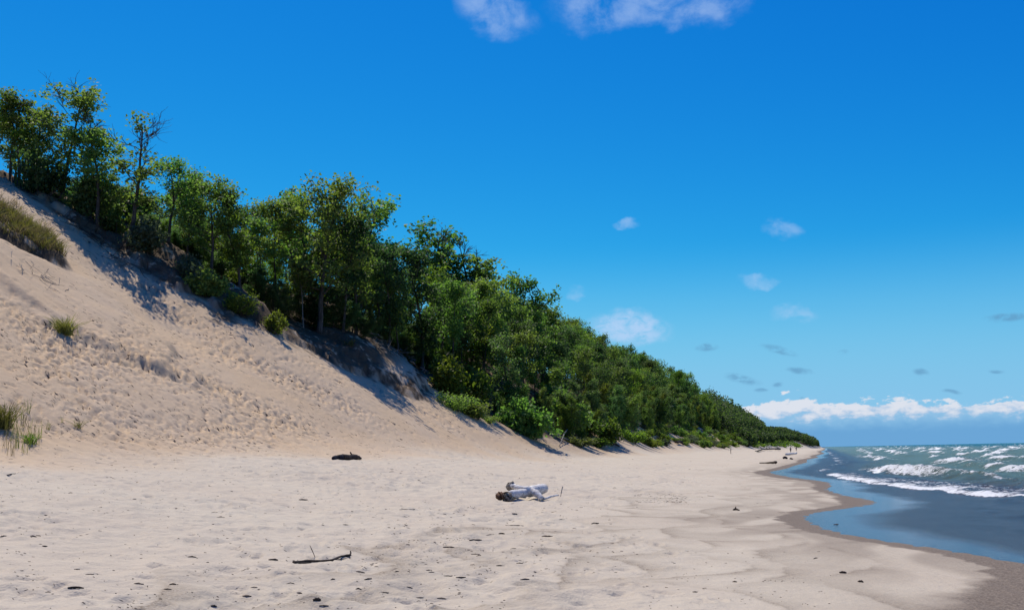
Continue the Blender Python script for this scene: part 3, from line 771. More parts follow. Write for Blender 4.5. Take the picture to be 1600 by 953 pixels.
cells = []
g0 = np.random.default_rng(23)
def near_hero(x, y, r): return any((x - a) ** 2 + (y - b_) ** 2 < r * r for a, b_ in HERO)
for row, tt in enumerate((28.3, 31.5, 35, 39.5, 44, 49, 55, 61, 67)):
    s0 = 62.0 + g0.uniform(0, 3)
    while s0 < 330:
        st_ = 3.7 + 0.011 * (s0 - 60) + (0.8 if row > 3 else 0)
        ss_ = s0 + g0.uniform(-1.2, 1.2); t_ = -tt - np.interp(ss_, [125, 200, 330], [0, 2.5, 3.0]) + g0.uniform(-1.6, 1.6)
        x, y = to_xy(ss_, t_)
        s0 += st_
        if y < wood_edge_y(x) + (2.2 if x < 8 else 0.5) or (tt > 52 and ss_ > 120): continue
        if near_hero(x, y, 2.3): continue
        cells.append((ss_, t_, x, y, row))
ZONES = [(70, 'behind the tallest tree at the far upper left'), (180, 'in the thicket beside the slim twiggy tree'), (290, 'in the thicket right of the half bare tree'), (400, 'in the wood above the drop of the upper slope'),
         (470, 'in the wood left of the big ledge tree'), (540, 'in the wood behind the big ledge tree'), (610, 'in the wood behind the root scarp'), (660, 'in the wood left of the tall airy oak'), (720, 'in the wood below the tall airy oak'),
         (780, 'in the wood right of the tall airy oak'), (840, 'in the wood above the tongue of shrubs'), (900, 'in the wood above the grey fallen branches'), (950, 'in the wood above the compact bright shrub'), (1000, 'in the wood just past the compact bright shrub'),
         (1050, 'in the wood midway along the beach'), (1100, 'in the wood left of the upright post'), (1150, 'in the wood behind the upright post'), (1185, 'in the wood left of the fallen dark tree'), (9999, 'in the wood behind the fallen dark tree')]
kinds = ['full', 'open', 'thin', 'open', 'open2', 'thin', 'thin2', 'full2', 'thin', 'open2', 'thin2', 'full3', 'gaunt3']
for (ss_, t_, x, y, row) in cells:
    z = Hs(x, y) - 0.1
    px, yb = project(x, y, z); _, y1 = project(x, y, z + 10)
    if px < -60: continue
    ppm = (yb - y1) / 10.0
    top = sil(px) + ppm * abs(g0.normal(0, 2.4)) - ppm * 0.4
    if px < 330: top = max(top, float(np.interp(px, [0, 50, 90, 130, 200, 260, 300, 330], [150, 185, 255, 285, 300, 285, 275, 290])) + ppm * abs(g0.normal(0, 0.7)))
    hmax = (yb - top) / ppm
    hgt = min(hmax, g0.uniform(8.5, 12.5))
    if row == 0: hgt = min(hgt, g0.uniform(4.5, 7.5))
    if row == 1: hgt = min(hgt, g0.uniform(6.5, 9.5))
    if hgt < 2.6: continue
    k = 'low' if (row == 0 or hgt < 5.5) else kinds[g0.integers(len(kinds))]
    lm = [MAT_LEAF, MAT_LEAF, MAT_LEAF_DARK, MAT_LEAF, MAT_LEAF_LIME, MAT_LEAF_DARK][g0.integers(6)]
    tone = {MAT_LEAF: 'plain green', MAT_LEAF_DARK: 'dark green', MAT_LEAF_LIME: 'yellow green'}[lm]
    tall = 'low' if hgt < 6 else ('tall' if hgt > 9.5 else 'middling')
    zone = next(w_ for lim, w_ in ZONES if px < lim)
    if row == 0: zone = zone.replace('in the wood', 'at the foot of the wood')
    lab, grp = '%s %s tree %s' % (tall, tone, zone), 'trees of the wooded dune'
    make_tree('leafy_tree', k, (x, y, z), hgt, g0.uniform(0, 6.28), lab, grp, lm, None, g0.uniform(0.8, 1.15))

g2 = np.random.default_rng(29)
for px in np.arange(95, 800, 11.5):
    px_ = px + g2.uniform(-5, 5)
    x = None
    for yy in np.arange(70, 130, 0.5):                     # first point past the edge of the wood along this bearing
        d_ = pix_ray(px_, 500); xx = d_[0] / d_[1] * yy
        if yy > wood_edge_y(xx) + 2.5: x, y = xx, yy; break
    y += g2.uniform(0, 5.0); x = d_[0] / d_[1] * y
    if near_hero(x, y, 1.4): continue
    make_tree('young_tree', 'low', (x, y, Hs(x, y) - 0.1), g2.uniform(2.0, 3.6), g2.uniform(0, 6.28), 'young tree in the undergrowth ' + next(w_ for lim, w_ in ZONES if px_ < lim).replace('in the wood ', '').replace('in the thicket ', ''), 'undergrowth along the sand slope', [MAT_LEAF, MAT_LEAF_DARK, MAT_LEAF_DARK, MAT_LEAF_DARK][g2.integers(4)], None, g2.uniform(1.3, 1.9))

for i, px_ in enumerate(np.arange(470, 700, 12.0)):
    d_ = pix_ray(px_ + g2.uniform(-4, 4), 500); y = g2.uniform(104, 122); x = d_[0] / d_[1] * y
    make_tree('young_tree', 'low', (x, y, Hs(x, y) - 0.1), g2.uniform(3.5, 5.5), g2.uniform(0, 6.28), 'young tree deep in the shade ' + next(w_ for lim, w_ in ZONES if px_ < lim).replace('in the wood ', ''), 'young trees deep in the shade', MAT_LEAF_DARK, None, g2.uniform(1.3, 1.7))

# the wood beyond, too far to count: simple crowns of leaf clumps with stems, one mass
def far_wood():
    g = np.random.default_rng(31); cen = []; size = []; wood = MB()
    for s0 in np.concatenate([np.arange(322, 700, 5.5), np.arange(700, 1320, 7.0)]):
        for row in range(5):
            ss_ = s0 + g.uniform(-3, 3); off = (3.5, 9, 15, 21, 28)[row]
            t_ = -float(foot(ss_)) - off - (6 * float(sstep(330, 800, ss_)) if ss_ < 900 else 0) - g.uniform(-2, 2)
            x, y = to_xy(ss_, t_); z = Hs(x, y)
            px, yb = project(x, y, z); _, y1 = project(x, y, z + 10); ppm = (yb - y1) / 10
            hgt = min(g.uniform(7, 11) if ss_ < 850 else g.uniform(10, 14), (yb - sil(px) - 0.6 * abs(g.normal())) / ppm)
            if row == 0 and ss_ < 900: hgt = min(hgt, 4.5)
            if hgt < 1.5: continue
            n = int(np.interp(ss_, [320, 600, 1200], [300, 170, 90]))
            d = g.normal(0, 1, (n, 3)); d /= np.linalg.norm(d, axis=1)[:, None]
            lob = 1 + 0.28 * np.sin(d[:, 0] * 5 + s0) * np.cos(d[:, 1] * 4 + row) + 0.15 * np.sin(d[:, 2] * 9)
            r_ = g.random(n) ** 0.4 * lob
            c = np.array([x, y, z + hgt * 0.55]) + d * r_[:, None] * np.array([hgt * 0.36, hgt * 0.36, hgt * 0.46])
            cen.append(c); size.append(np.full(n, np.interp(ss_, [320, 600, 1200], [0.55, 0.9, 1.5])))
            wood.tube([(x, y, z - 0.5), (x, y, z + hgt * 0.7)], [0.14, 0.05], 4, False)
    cen = np.concatenate(cen); size = np.concatenate(size)
    L = leaves(cen, 1.0, g); mid = L.mean(1, keepdims=True)
    L = mid + (L - mid) * size[:, None, None] * 1.1
    t = empty('distant_wood', (0, 0, 0)); tag(t, None, None, None, 'stuff')
    a = sub('crowns', quads_mesh('crowns', L), MAT_LEAF_DARK, t); a['kind'] = 'stuff'
    b_ = sub('stems', wood.mesh('stems'), MAT_BARK, t); b_['kind'] = 'stuff'
far_wood()

# ------------------------------------------------------------------ shrubs
BUSH = [bush_meshes(201), bush_meshes(202, 1.5, 0.8, 2600, 0.15, 10), bush_meshes(203, 1.1, 1.5, 2400, 0.17, 9), bush_meshes(204, 1.4, 1.0, 2400, 0.13, 12)]
def bush(px, py, wpx, label, mat, k=0, tall=1.0, group=None, xyz=None, size=None, name='shrub'):
    p = hit(px, py) if xyz is None else np.array(xyz)
    dist = math.hypot(p[0], p[1])
    sc = size if size else wpx / FPX * dist / 1.9
    t = empty(name, (float(p[0]), float(p[1]), float(p[2]) - 0.05), random.uniform(0, 6.28), (sc, sc, sc * tall))
    sub('stems', BUSH[k][0], MAT_BARK, t); sub('foliage', BUSH[k][1], mat, t)
    return tag(t, label, 'shrub', group)
bush(690, 612, 60, 'yellow green shrub at the upper end of the green tongue on the sand', MAT_LEAF_LIME, 0, 1.1)
bush(722, 628, 66, 'wide yellow green shrub in the middle of the tongue on the sand', MAT_LEAF_LIME, 1, 1.3)
bush(715, 640, 46, 'green shrub on the sand side of the tongue of shrubs', MAT_LEAF, 3, 0.9)
bush(742, 652, 44, 'low dark green shrub creeping down the sand below the yellow green one', MAT_LEAF, 1, 0.8)
bush(762, 660, 26, 'smallest lowest shrub at the tip of the tongue on the sand', MAT_LEAF, 3, 0.7)
bush(828, 682, 62, 'rounded dark green shrub at the dune foot left of the fallen branches', MAT_LEAF, 0, 1.2)
bush(872, 672, 70, 'broad green shrub just above the fallen branches', MAT_LEAF, 2, 1.0)
bush(850, 655, 64, 'green shrub below the grey dead brush', MAT_LEAF, 0, 1.0)
bush(905, 680, 50, 'green shrub between the grey fallen branches', MAT_LEAF_LIME, 3, 0.8)
bush(947, 690, 38, 'compact bright green shrub right of the fallen branches', MAT_LEAF_LIME, 0, 1.2)
bush(935, 698, 40, 'low bright green mat on the sand beside the fallen branches', MAT_LEAF_LIME, 1, 0.55)
bush(900, 696, 44, 'low grassy shrub at the toe of the fallen branches', MAT_GRASS, 1, 0.5)
bush(985, 690, 36, 'low bright shrub on the beach edge right of the compact shrub', MAT_LEAF_LIME, 1, 0.8)
bush(660, 545, 52, 'soft grey green shrub at the right end of the root scarp', MAT_LEAF_GREY, 2, 1.2)
bush(690, 575, 52, 'light green shrub above the broken pale stub', MAT_LEAF_LIME, 2, 1.2)
bush(668, 575, 40, 'green shrub hanging over the root scarp', MAT_LEAF, 0, 1.0)
bush(425, 520, 34, 'small bright shrub at the drop where the upper slope ends', MAT_LEAF_LIME, 2, 1.2)
bush(330, 462, 46, 'leafy shrub on the rim of the upper sand slope', MAT_LEAF, 0, 1.1)
bush(300, 440, 44, 'grey green shrub on the rim right of the sand mound', MAT_LEAF_GREY, 0, 1.2)
bush(380, 490, 40, 'yellowish shrub on the rim below the bright bushy tree', MAT_LEAF_LIME, 1, 1.2)
bush(235, 395, 56, 'grey green shrub between the mostly bare tree and the sand mound', MAT_LEAF_GREY, 2, 1.1)
bush(130, 335, 60, 'dark shrub at the foot of the slim twiggy tree', MAT_LEAF_DARK, 0, 1.3)
bush(60, 300, 60, 'dark shrub under the tallest tree at upper left', MAT_LEAF_DARK, 1, 1.5)
bush(180, 365, 44, 'green shrub between the two twiggy trees at upper left', MAT_LEAF, 2, 1.2)
BANK = [(1030, 'just past the compact bright shrub'), (1062, 'midway along the wood'), (1100, 'left of the upright post'), (1142, 'close left of the upright post'), (1170, 'right of the upright post'), (9999, 'behind the fallen dark tree')]
g1 = np.random.default_rng(41)
ns_ = 0
for s0 in np.arange(101, 330, 3.3):
    for off in (0.3, 2.6, 5.0, 7.6):
        if off > 3 and s0 < 125: continue
        ss_ = s0 + g1.uniform(-1.5, 1.5)
        t_ = -float(foot(ss_)) - 1.4 - off - g1.uniform(0, 1.6)
        x, y = to_xy(ss_, t_)
        if g1.random() < 0.24: continue
        z = Hs(x, y)
        px, _ = project(x, y, z)
        if px < 995: continue
        bush(0, 0, 0, ('low shrub at the sand edge of the bank ' if off < 2 else 'low shrub on the sandy bank ') + next(w_ for lim, w_ in BANK if px < lim), [MAT_LEAF, MAT_LEAF_LIME, MAT_LEAF_LIME, MAT_LEAF_GREY][g1.integers(4)], int(g1.integers(4)), g1.uniform(0.6, 1.1), 'shrubs on the bank along the beach', (x, y, z), g1.uniform(0.7, 1.3))
def far_scrub():
    g = np.random.default_rng(43); cen = []
    for s0 in np.arange(330, 760, 3.0):
        for q in range(4):
            ss_ = s0 + g.uniform(-2, 2); off = 1.5 + g.uniform(0, 1) ** 1.2 * 11
            t_ = -float(foot(ss_)) - off
            x, y = to_xy(ss_, t_)
            if pn(np.array([ss_ / 14]), np.array([t_ / 4.0 + ss_ / 30]), 44)[0] < 0.02: continue
            z = Hs(x, y); n = 40; r_ = g.uniform(0.8, 1.9)
            cen.append(np.array([x, y, z + 0.25 * r_]) + g.normal(0, 1, (n, 3)) * np.array([0.6, 0.6, 0.3]) * r_)
    o = link(quads_mesh('scrub', leaves(np.concatenate(cen), 0.75, g)), 'distant_scrub', MAT_LEAF_LIME); tag(o, kind='stuff')
far_scrub()
#@@DETAILS
# ------------------------------------------------------------------ driftwood and sticks on the beach
def ground(px, py, up=0.0):
    p = hit(px, py); return np.array([p[0], p[1], Hs(p[0], p[1]) + up])
def lumpy(pts, rad, sides=9, seed=0, rough=0.12, sub_n=4):
    """an uneven log: centre line resampled, radius roughened"""
    g = np.random.default_rng(seed); pts = np.asarray(pts, float); n = len(pts)
    q = np.linspace(0, n - 1, (n - 1) * sub_n + 1)
    P_ = np.stack([np.interp(q, range(n), pts[:, k]) for k in range(3)], 1)
    R_ = np.interp(q, range(n), rad) * (1 + g.normal(0, rough, len(q)))
    P_[1:-1] += g.normal(0, 1, (len(q) - 2, 3)) * R_[1:-1, None] * rough * 0.8
    mb = MB(); mb.tube(P_, R_, sides)
    v = mb.v[0]; v += g.normal(0, 1, v.shape) * np.repeat(R_, sides)[:, None] * rough * 0.45
    return mb
log = empty('driftwood_log', (0, 0, 0)); o0 = ground(820, 781); log.location = [float(v) for v in o0]
def L(px, py, up): return ground(px, py, up) - o0
a, b_ = L(795, 783, 0.17), L(851, 777, 0.30)
mid = a * 0.45 + b_ * 0.55
sub('trunk', lumpy([a, a * .6 + b_ * .4 + np.array([0, 0, .02]), mid, b_], [.14, .15, .165, .17], 11, 1, .10).mesh('trunk'), MAT_DRIFT, log)
f1 = mid + np.array([.02, 0, .05]); f2 = L(848, 782.5, .06)
sub('branch', lumpy([f1, f1 * .5 + f2 * .5 + np.array([0, 0, .05]), f2], [.14, .11, .085], 9, 2, .06).mesh('branch'), MAT_DRIFT, log)
bk = a * .5 + b_ * .5; b2 = bk + np.array([-.52, .55, .20])
sub('branch', lumpy([bk + np.array([.1, .15, .05]), bk * .5 + b2 * .5 + np.array([0, 0, .02]), b2], [.12, .10, .09], 9, 3, .08).mesh('branch'), MAT_DRIFT, log)
sub('root_knob', lumpy([b2 + np.array([.03, 0, 0]), b2 + np.array([-.06, .03, .0]), b2 + np.array([-.13, .05, -.02])], [.10, .13, .07], 9, 4, .20).mesh('root_knob'), MAT_DEAD, log)
sub('root_knob', lumpy([a + np.array([.10, .02, -.02]), a + np.array([-.04, 0, -.02]), a + np.array([-.16, -.03, -.05])], [.17, .19, .11], 9, 5, .15).mesh('root_knob'), MAT_ROOT, log)
sub('root_stub', lumpy([a + np.array([-.12, 0, .02]), a + np.array([-.28, .06, .0]), a + np.array([-.36, .06, -.04])], [.10, .12, .07], 8, 6, .15).mesh('root_stub'), MAT_RUST, log)
sub('root_stub', lumpy([a + np.array([-.05, -.1, -.08]), a + np.array([.02, -.28, -.14]), a + np.array([.10, -.42, -.16])], [.07, .05, .03], 7, 7, .15).mesh('root_stub'), MAT_CHAR, log)
e0 = f2 + np.array([.04, 0, .0]); e1 = L(873, 780, .14)
sub('thin_branch', lumpy([e0, e0 * .5 + e1 * .5 + np.array([0, 0, .02]), e1], [.045, .04, .022], 7, 8, .1).mesh('thin_branch'), MAT_DRIFT, log)
e2 = L(876, 779.5, .08)
sub('twig', lumpy([e2, e2 + np.array([.03, 0, .14]), e2 + np.array([.08, .02, .33])], [.012, .014, .020], 6, 9, .15).mesh('twig'), MAT_DEAD, log)
tag(log, 'bleached white driftwood log with knobby roots and forked branches on the sand', 'driftwood')

dl = empty('driftwood_log', [float(v) for v in ground(541, 718)]); o1 = ground(541, 718)
def D(px, up): return ground(px, 718, up) - o1
sub('log', lumpy([D(535, .10), D(545, .13), D(556, .12), D(563.5, .07)], [.13, .15, .13, .06], 9, 11, .10).mesh('log'), MAT_DARKWOOD, dl)
sub('charred_end', lumpy([D(537, .10), D(530, .11), D(526, .09), D(520, .06)], [.12, .12, .09, .10], 9, 12, .16).mesh('charred_end'), MAT_CHAR, dl)
sub('stub', lumpy([D(550, .2), D(548.5, .28), D(547, .36)], [.04, .035, .03], 6, 13, .1).mesh('stub'), MAT_DARKWOOD, dl)
tag(dl, 'short dark brown log with blackened end lying alone below the dune', 'driftwood')

def stick(pts, rads, label, mat, group=None, name='stick', seed=0, cat='stick', extra=None, sides=6):
    """pts: (px, py, up) along the stick"""
    P_ = [ground(a_, b2_, max(u_, 0.0) + r_ * 0.55) for (a_, b2_, u_), r_ in zip(pts, rads)]
    c0 = P_[0].copy(); c0[2] = Hs(c0[0], c0[1])
    me = lumpy([p - c0 for p in P_], rads, sides, seed, 0.10, 3).mesh(name)
    if extra:
        t = empty(name, [float(v) for v in c0]); sub('main_stem', me, mat, t)
        for i, (p2, r2) in enumerate(extra):
            Q = [ground(a_, b2_, max(u_, 0) + r_ * .5) - c0 for (a_, b2_, u_), r_ in zip(p2, r2)]
            sub('side_twig', lumpy(Q, r2, 5, seed + 50 + i, .1, 3).mesh('side_twig'), mat, t)
        return tag(t, label, cat, group)
    o = link(me, name, mat); o.location = [float(v) for v in c0]
    return tag(o, label, cat, group)
stick([(458, 879, 0), (478, 877.5, .0), (500, 877, .0), (518, 876, .0), (533, 871, .01), (547, 869, .01)], [.014, .018, .016, .016, .015, .016],
      'long crooked dark stick lying flat in the front sand', MAT_DARKWOOD, seed=21,
      extra=[([(460, 880, 0), (472, 880, .0), (486, 879, .0)], [.016, .013, .008]), ([(519, 876.5, .0), (533, 874, .0), (547, 871, .0)], [.011, .010, .007]), ([(547, 868, 0), (548, 866, .02), (547.5, 866, .05)], [.014, .012, .010])])
stick([(492, 870, 0), (488, 870, .08), (484, 870, .16)], [.006, .006, .004], 'thin straight twig poking up behind the long crooked stick', MAT_DARKWOOD, seed=22)
stick([(1146, 797, .0), (1150, 796.5, .02), (1155, 797.5, .0)], [.025, .035, .02], 'small dark stump on the sand near the wet cove', MAT_DARKWOOD, name='driftwood_stump', cat='driftwood', seed=23,
      extra=[([(1149, 797, .03), (1149.5, 797, .07), (1150, 797, .11)], [.022, .018, .01])])
stick([(1187, 724, .05), (1200, 725, .1), (1208, 725.5, .15), (1213, 726, .2)], [.05, .09, .13, .16], 'dark log tapering left on the sand at the far water edge', MAT_DARKWOOD, name='driftwood_log', cat='driftwood', seed=24)
stick([(1224, 717.5, .1), (1227, 717.5, .2), (1230, 717.5, .1)], [.16, .22, .12], 'squat dark lump of wood between far log and people', MAT_CHAR, name='driftwood_log', cat='driftwood', seed=25)
stick([(1234, 717.7, .05), (1236, 717.7, .1), (1239, 717.8, .05)], [.10, .13, .08], 'smaller dark lump of wood right of the squat one', MAT_CHAR, name='driftwood_log', cat='driftwood', seed=26)
stick([(1228, 711, .1), (1236, 710.5, .2), (1243, 710.3, .2)], [.22, .25, .18], 'far pale bleached log in front of the two people', MAT_DRIFT, name='driftwood_log', cat='driftwood', seed=27,
      extra=[([(1242, 710.3, .2), (1244.5, 710.3, .3), (1245, 710.3, .5)], [.2, .22, .15])])
stick([(1182, 706.5, .2), (1192, 704.5, .4), (1205, 703.8, .45), (1219, 704.0, .45)], [.13, .18, .22, .35], 'fallen dark tree lying along the far beach', MAT_DARKWOOD, name='fallen_tree', cat='driftwood', seed=28,
      extra=[([(1192, 704.6, .4), (1187, 703, .9), (1185, 702, 1.1)], [.14, .10, .05]), ([(1204, 704, .4), (1200, 703, 1.4), (1197, 702, 1.9)], [.10, .08, .04]), ([(1190, 704.6, .3), (1184, 706.8, .2), (1180, 707, .4)], [.13, .10, .08]), ([(1212, 704, .4), (1216, 703.6, .9), (1218, 703.5, 1.2)], [.2, .14, .07])])
stick([(1142, 709, 0), (1142, 709, .45), (1142.3, 709, .95)], [.055, .05, .06], 'upright dark wooden post standing on the beach', MAT_DARKWOOD, name='post', cat='post', seed=29)
stick([(11, 743, 0), (17, 741.5, .01), (25, 741, .02)], [.012, .012, .006], 'forked dark twig by the left edge below the grass clump', MAT_DARKWOOD, seed=30)
NAMED = [(118, 919, 25, 'thin dark stick lying front left of the long crooked one'), (804, 821, 28, 'thin straight stick below the bleached log'), (635, 796, 22, 'thin pale stick left of the bleached log'),
         (701, 855, 18, 'flat dark chip of wood with a smaller one below it'), (743, 844, 20, 'slender curved stick right of the flat dark chip'), (855, 838, 17, 'thin dark stick right below the bleached log'),
         (427, 875, 14, 'short curved stick left of the long crooked one'), (495, 938, 12, 'thick dark lump of wood at the front sand'), (1317, 895, 10, 'blocky dark chip on damp sand near the lower right'),
         (1345, 909, 8, 'smaller dark chip right of the blocky chip'), (930, 818, 11, 'dark knobbly chip right of the bleached log'), (784, 834, 9, 'small dark stub of wood below the bleached log'),
         (804, 803, 8, 'round dark piece of wood just below the bleached log'), (474, 781, 14, 'curved dark root piece between the two logs'), (1307, 820, 9, 'small stick lying in the shallow water of the cove')]
for i, (px, py, w_, lab) in enumerate(NAMED):
    g = np.random.default_rng(300 + i); p = ground(px, py); k = math.hypot(p[0], p[1]) / FPX
    r_ = (0.009 if w_ > 15 else 0.014) * g.uniform(0.9, 1.3)
    yk = g.uniform(-1.2, 1.2)
    stick([(px - w_ / 2, py + yk * .5, 0), (px - w_ / 6, py - yk * .2, .006), (px + w_ / 5, py + .3, .006), (px + w_ / 2, py - yk * .5, 0)], [r_ * .7, r_, r_ * 1.1, r_ * .6], lab, MAT_DARKWOOD if i != 2 else MAT_DEAD, seed=320 + i)
CH = [(612, 737), (743, 866), (748, 868), (802, 857), (588, 885), (563, 894), (670, 891), (674, 894), (766, 835), (270, 913), (262, 921), (217, 912), (70, 854), (397, 918), (386, 932), (454, 911), (468, 927), (506, 947), (334, 947), (75, 925), (120, 890), (140, 898),
      (1274, 872), (1148, 909), (1086, 925), (1221, 801), (1184, 808), (1041, 725), (1017, 757), (877, 811), (335, 800), (300, 870), (60, 837), (5, 838), (52, 838), (345, 808), (437, 766), (540, 820), (575, 905), (620, 893), (640, 918), (700, 900), (720, 903), (812, 880), (780, 884), (560, 920), (600, 926), (520, 905), (110, 770), (210, 780), (35, 729), (110, 729), (180, 720), (165, 693), (240, 702), (300, 712), (420, 737), (690, 935), (655, 934), (820, 905), (1000, 744), (1110, 775), (1095, 735), (960, 762)]
for i, (px, py) in enumerate(CH):
    g = np.random.default_rng(500 + i); w_ = g.uniform(6, 14) * np.interp(py, [700, 950], [0.7, 1.2]); r_ = g.uniform(0.004, 0.009)
    stick([(px - w_ / 2, py + g.uniform(-1, 1), 0), (px, py, .005), (px + w_ / 2, py + g.uniform(-1, 1), 0)], [r_ * .6, r_, r_ * .7], 'small dark scrap of wood scattered on the pale sand', MAT_DARKWOOD if i % 3 == 0 else MAT_LITTER, 'wood scraps scattered on the beach', 'wood_scrap', 520 + i, 'wood scrap', sides=5)

# bits of bark and leaf too small to pick apart; slope ones also imitate shade
def litter():
    g = np.random.default_rng(61); V = []
    def bit(x, y, l, w, slope=False):
        z = Hs(x, y); a_ = g.uniform(0, 6.28) if g.random() < .5 else g.normal(0, .5)
        if slope: a_ = math.atan2(DN[1], DN[0]) + g.normal(0, .45)
        c_, s_ = math.cos(a_), math.sin(a_); h_ = min(0.02, w * g.uniform(0.15, 0.4))
        p = [(-l, -w * .6), (l * .2, -w), (l, w * .4), (-l * .3, w)]
        pts = [(x + c_ * u - s_ * v, y + s_ * u + c_ * v) for u, v in p]
        zz = HF(np.array([q[0] for q in pts]), np.array([q[1] for q in pts]))
        top = [(q[0], q[1], zq + h_ + g.uniform(0, .006)) for q, zq in zip(pts, zz)]; bot = [(q[0], q[1], zq - .03) for q, zq in zip(pts, zz)]
        V.append(top)
        for i in range(4): V.append([bot[i], bot[(i + 1) % 4], top[(i + 1) % 4], top[i]])
    xs = []
    def region(n, px0, px1, py0, py1, lo, hi, clump=0.0, slope=False):
        k = 0
        while k < n:
            px, py = g.uniform(px0, px1), g.uniform(py0, py1)
            if float(pn(np.array([px / 45]), np.array([py / 14]), 63)[0]) < g.normal(clump, .25): continue
            p = hit(px, py)
            d = math.hypot(p[0], p[1]) / FPX
            l = g.uniform(lo, hi) * d * 0.5; bit(p[0], p[1], l * (1.5 if slope else 1), l * g.uniform(.10, .38), slope); k += 1
    region(520, 0, 900, 715, 800, 1.0, 4.0)
    region(420, 0, 800, 800, 953, 1.2, 5.0, .05)
    region(300, 540, 1000, 790, 900, 1.5, 5.5)
    region(170, 990, 1075, 772, 785, 1.2, 3.5, -.4)
    region(170, 900, 1250, 712, 790, 1.0, 3.2)
    region(90, 1000, 1300, 860, 953, 1.2, 4.5, .1)
    region(300, 0, 900, 640, 715, 1.2, 4.0)
    region(1500, 0, 720, 500, 700, 1.0, 4.6, .02, True)  # slope litter, plus dark flecks standing in for shade in the footprints
    region(600, 60, 450, 350, 530, 1.0, 4.6, .02, True)
    o = link(quads_mesh('litter', np.array(V)), 'litter_and_shade_flecks', MAT_LITTER); tag(o, kind='stuff')
litter()

# ------------------------------------------------------------------ grasses
def blades(base, n, height, g, lean=0.35, width=0.008, spread=0.12):
    V = []
    for i in range(n):
        b0 = np.array([g.normal(0, spread), g.normal(0, spread), 0]) + base
        d = np.array([g.normal(0, lean), g.normal(0, lean), 1.0]); h_ = height * g.uniform(.5, 1.15)
        side = np.cross(d, g.normal(0, 1, 3)); side /= np.linalg.norm(side); side *= width
        bend = np.array([d[0], d[1], -0.35]) * h_ * g.uniform(.1, .7)
        p0, p1, p2, p3 = b0 - np.array([0, 0, .06]), b0 + d * h_ * .4, b0 + d * h_ * .75 + bend * .3, b0 + d * h_ + bend
        V += [[p0 - side, p0 + side, p1 + side * .9, p1 - side * .9], [p1 - side * .9, p1 + side * .9, p2 + side * .6, p2 - side * .6], [p2 - side * .6, p2 + side * .6, p3 + side * .1, p3 - side * .1]]
    return np.array(V)
def tuft(px, py, hpx, n, label, mat=MAT_GRASS, spread=.12, lean=.3, width=.008, group=None, seed=0):
    g = np.random.default_rng(700 + seed); p = ground(px, py); d = math.hypot(p[0], p[1]) / FPX
    o = link(quads_mesh('grass_tuft', blades(np.zeros(3), n, hpx * d, g, lean, width, spread)), 'grass_tuft', mat)
    o.location = [float(v) for v in p]
    return tag(o, label, 'grass', group)
tuft(3, 668, 38, 260, 'thick dark green clump of beach grass at the left edge', spread=.16, lean=.28, seed=1, width=.010)
tuft(45, 692, 16, 60, 'low yellow green sprouts at the foot of the sparse grass', MAT_LEAF_LIME, .12, .5, .012, seed=2)
tuft(122, 669, 14, 46, 'small spiky grass tuft standing apart on the sand', spread=.06, lean=.5, seed=3, width=.007)
tuft(75, 671, 16, 18, 'slim pair of grass shoots left of the spiky tuft', spread=.04, lean=.3, seed=4, width=.006)
tuft(98, 661, 12, 7, 'single thin upright grass shoot on the sand', spread=.02, lean=.12, seed=5, width=.006)
tuft(100, 522, 26, 260, 'green tuft growing alone on the upper dune face', MAT_GRASS, .17, .45, .014, seed=6)
tuft(545, 540, 12, 60, 'little green tuft on the slope below the ledge', MAT_GRASS, .25, .5, .02, seed=7)
for i, (px, py, h_) in enumerate([(10, 700, 34), (22, 690, 40), (30, 680, 38), (38, 668, 34), (28, 700, 30), (42, 690, 34), (52, 680, 30), (60, 684, 26), (8, 680, 40), (18, 712, 30), (40, 708, 26), (48, 700, 24), (56, 694, 22), (33, 655, 30), (42, 645, 26)]):
    tuft(px, py, h_, 13, 'sparse tall grass shoot beside the thick clump at the left edge', MAT_GRASS if i % 3 else MAT_GRASS_DRY, .07, .16, .006, 'sparse grass shoots at the left edge', 20 + i)
def bank_grass():
    g = np.random.default_rng(81); V = []
    for i in range(1150):
        if i < 800: x, y = -30.9 + g.normal(0, 1.7), 61.3 + g.normal(0, 1.6)
        else: x, y = -34.5 + g.normal(0, 1.3), 64 + g.normal(0, 1.5)
        d2 = math.hypot((x + 31.1) / 2.75, (y - 61.3) / 2.55)
        if (i < 800 and d2 > 1.05) or pn(np.array([x / 0.9]), np.array([y / 0.9]), 64)[0] < 0.02: continue
        z = Hs(x, y)
        V.append(blades(np.array([x, y, z]), 9, g.uniform(.30, .75), g, .55, .014, .14))
    o = link(quads_mesh('bank_grass', np.concatenate(V)), 'dune_grass', MAT_GRASS_DRY); tag(o, kind='stuff')
    V = []
    for i in range(420):
        x, y = -30.9 + g.normal(0, 1.7), 61.3 + g.normal(0, 1.5)
        if math.hypot((x + 31.1) / 2.75, (y - 61.3) / 2.55) > 1.0: continue
        V.append(blades(np.array([x, y, Hs(x, y)]), 8, g.uniform(.4, .8), g, .45, .016, .12))
    o = link(quads_mesh('bank_grass_green', np.concatenate(V)), 'dune_grass', MAT_GRASS); tag(o, kind='stuff')
bank_grass()

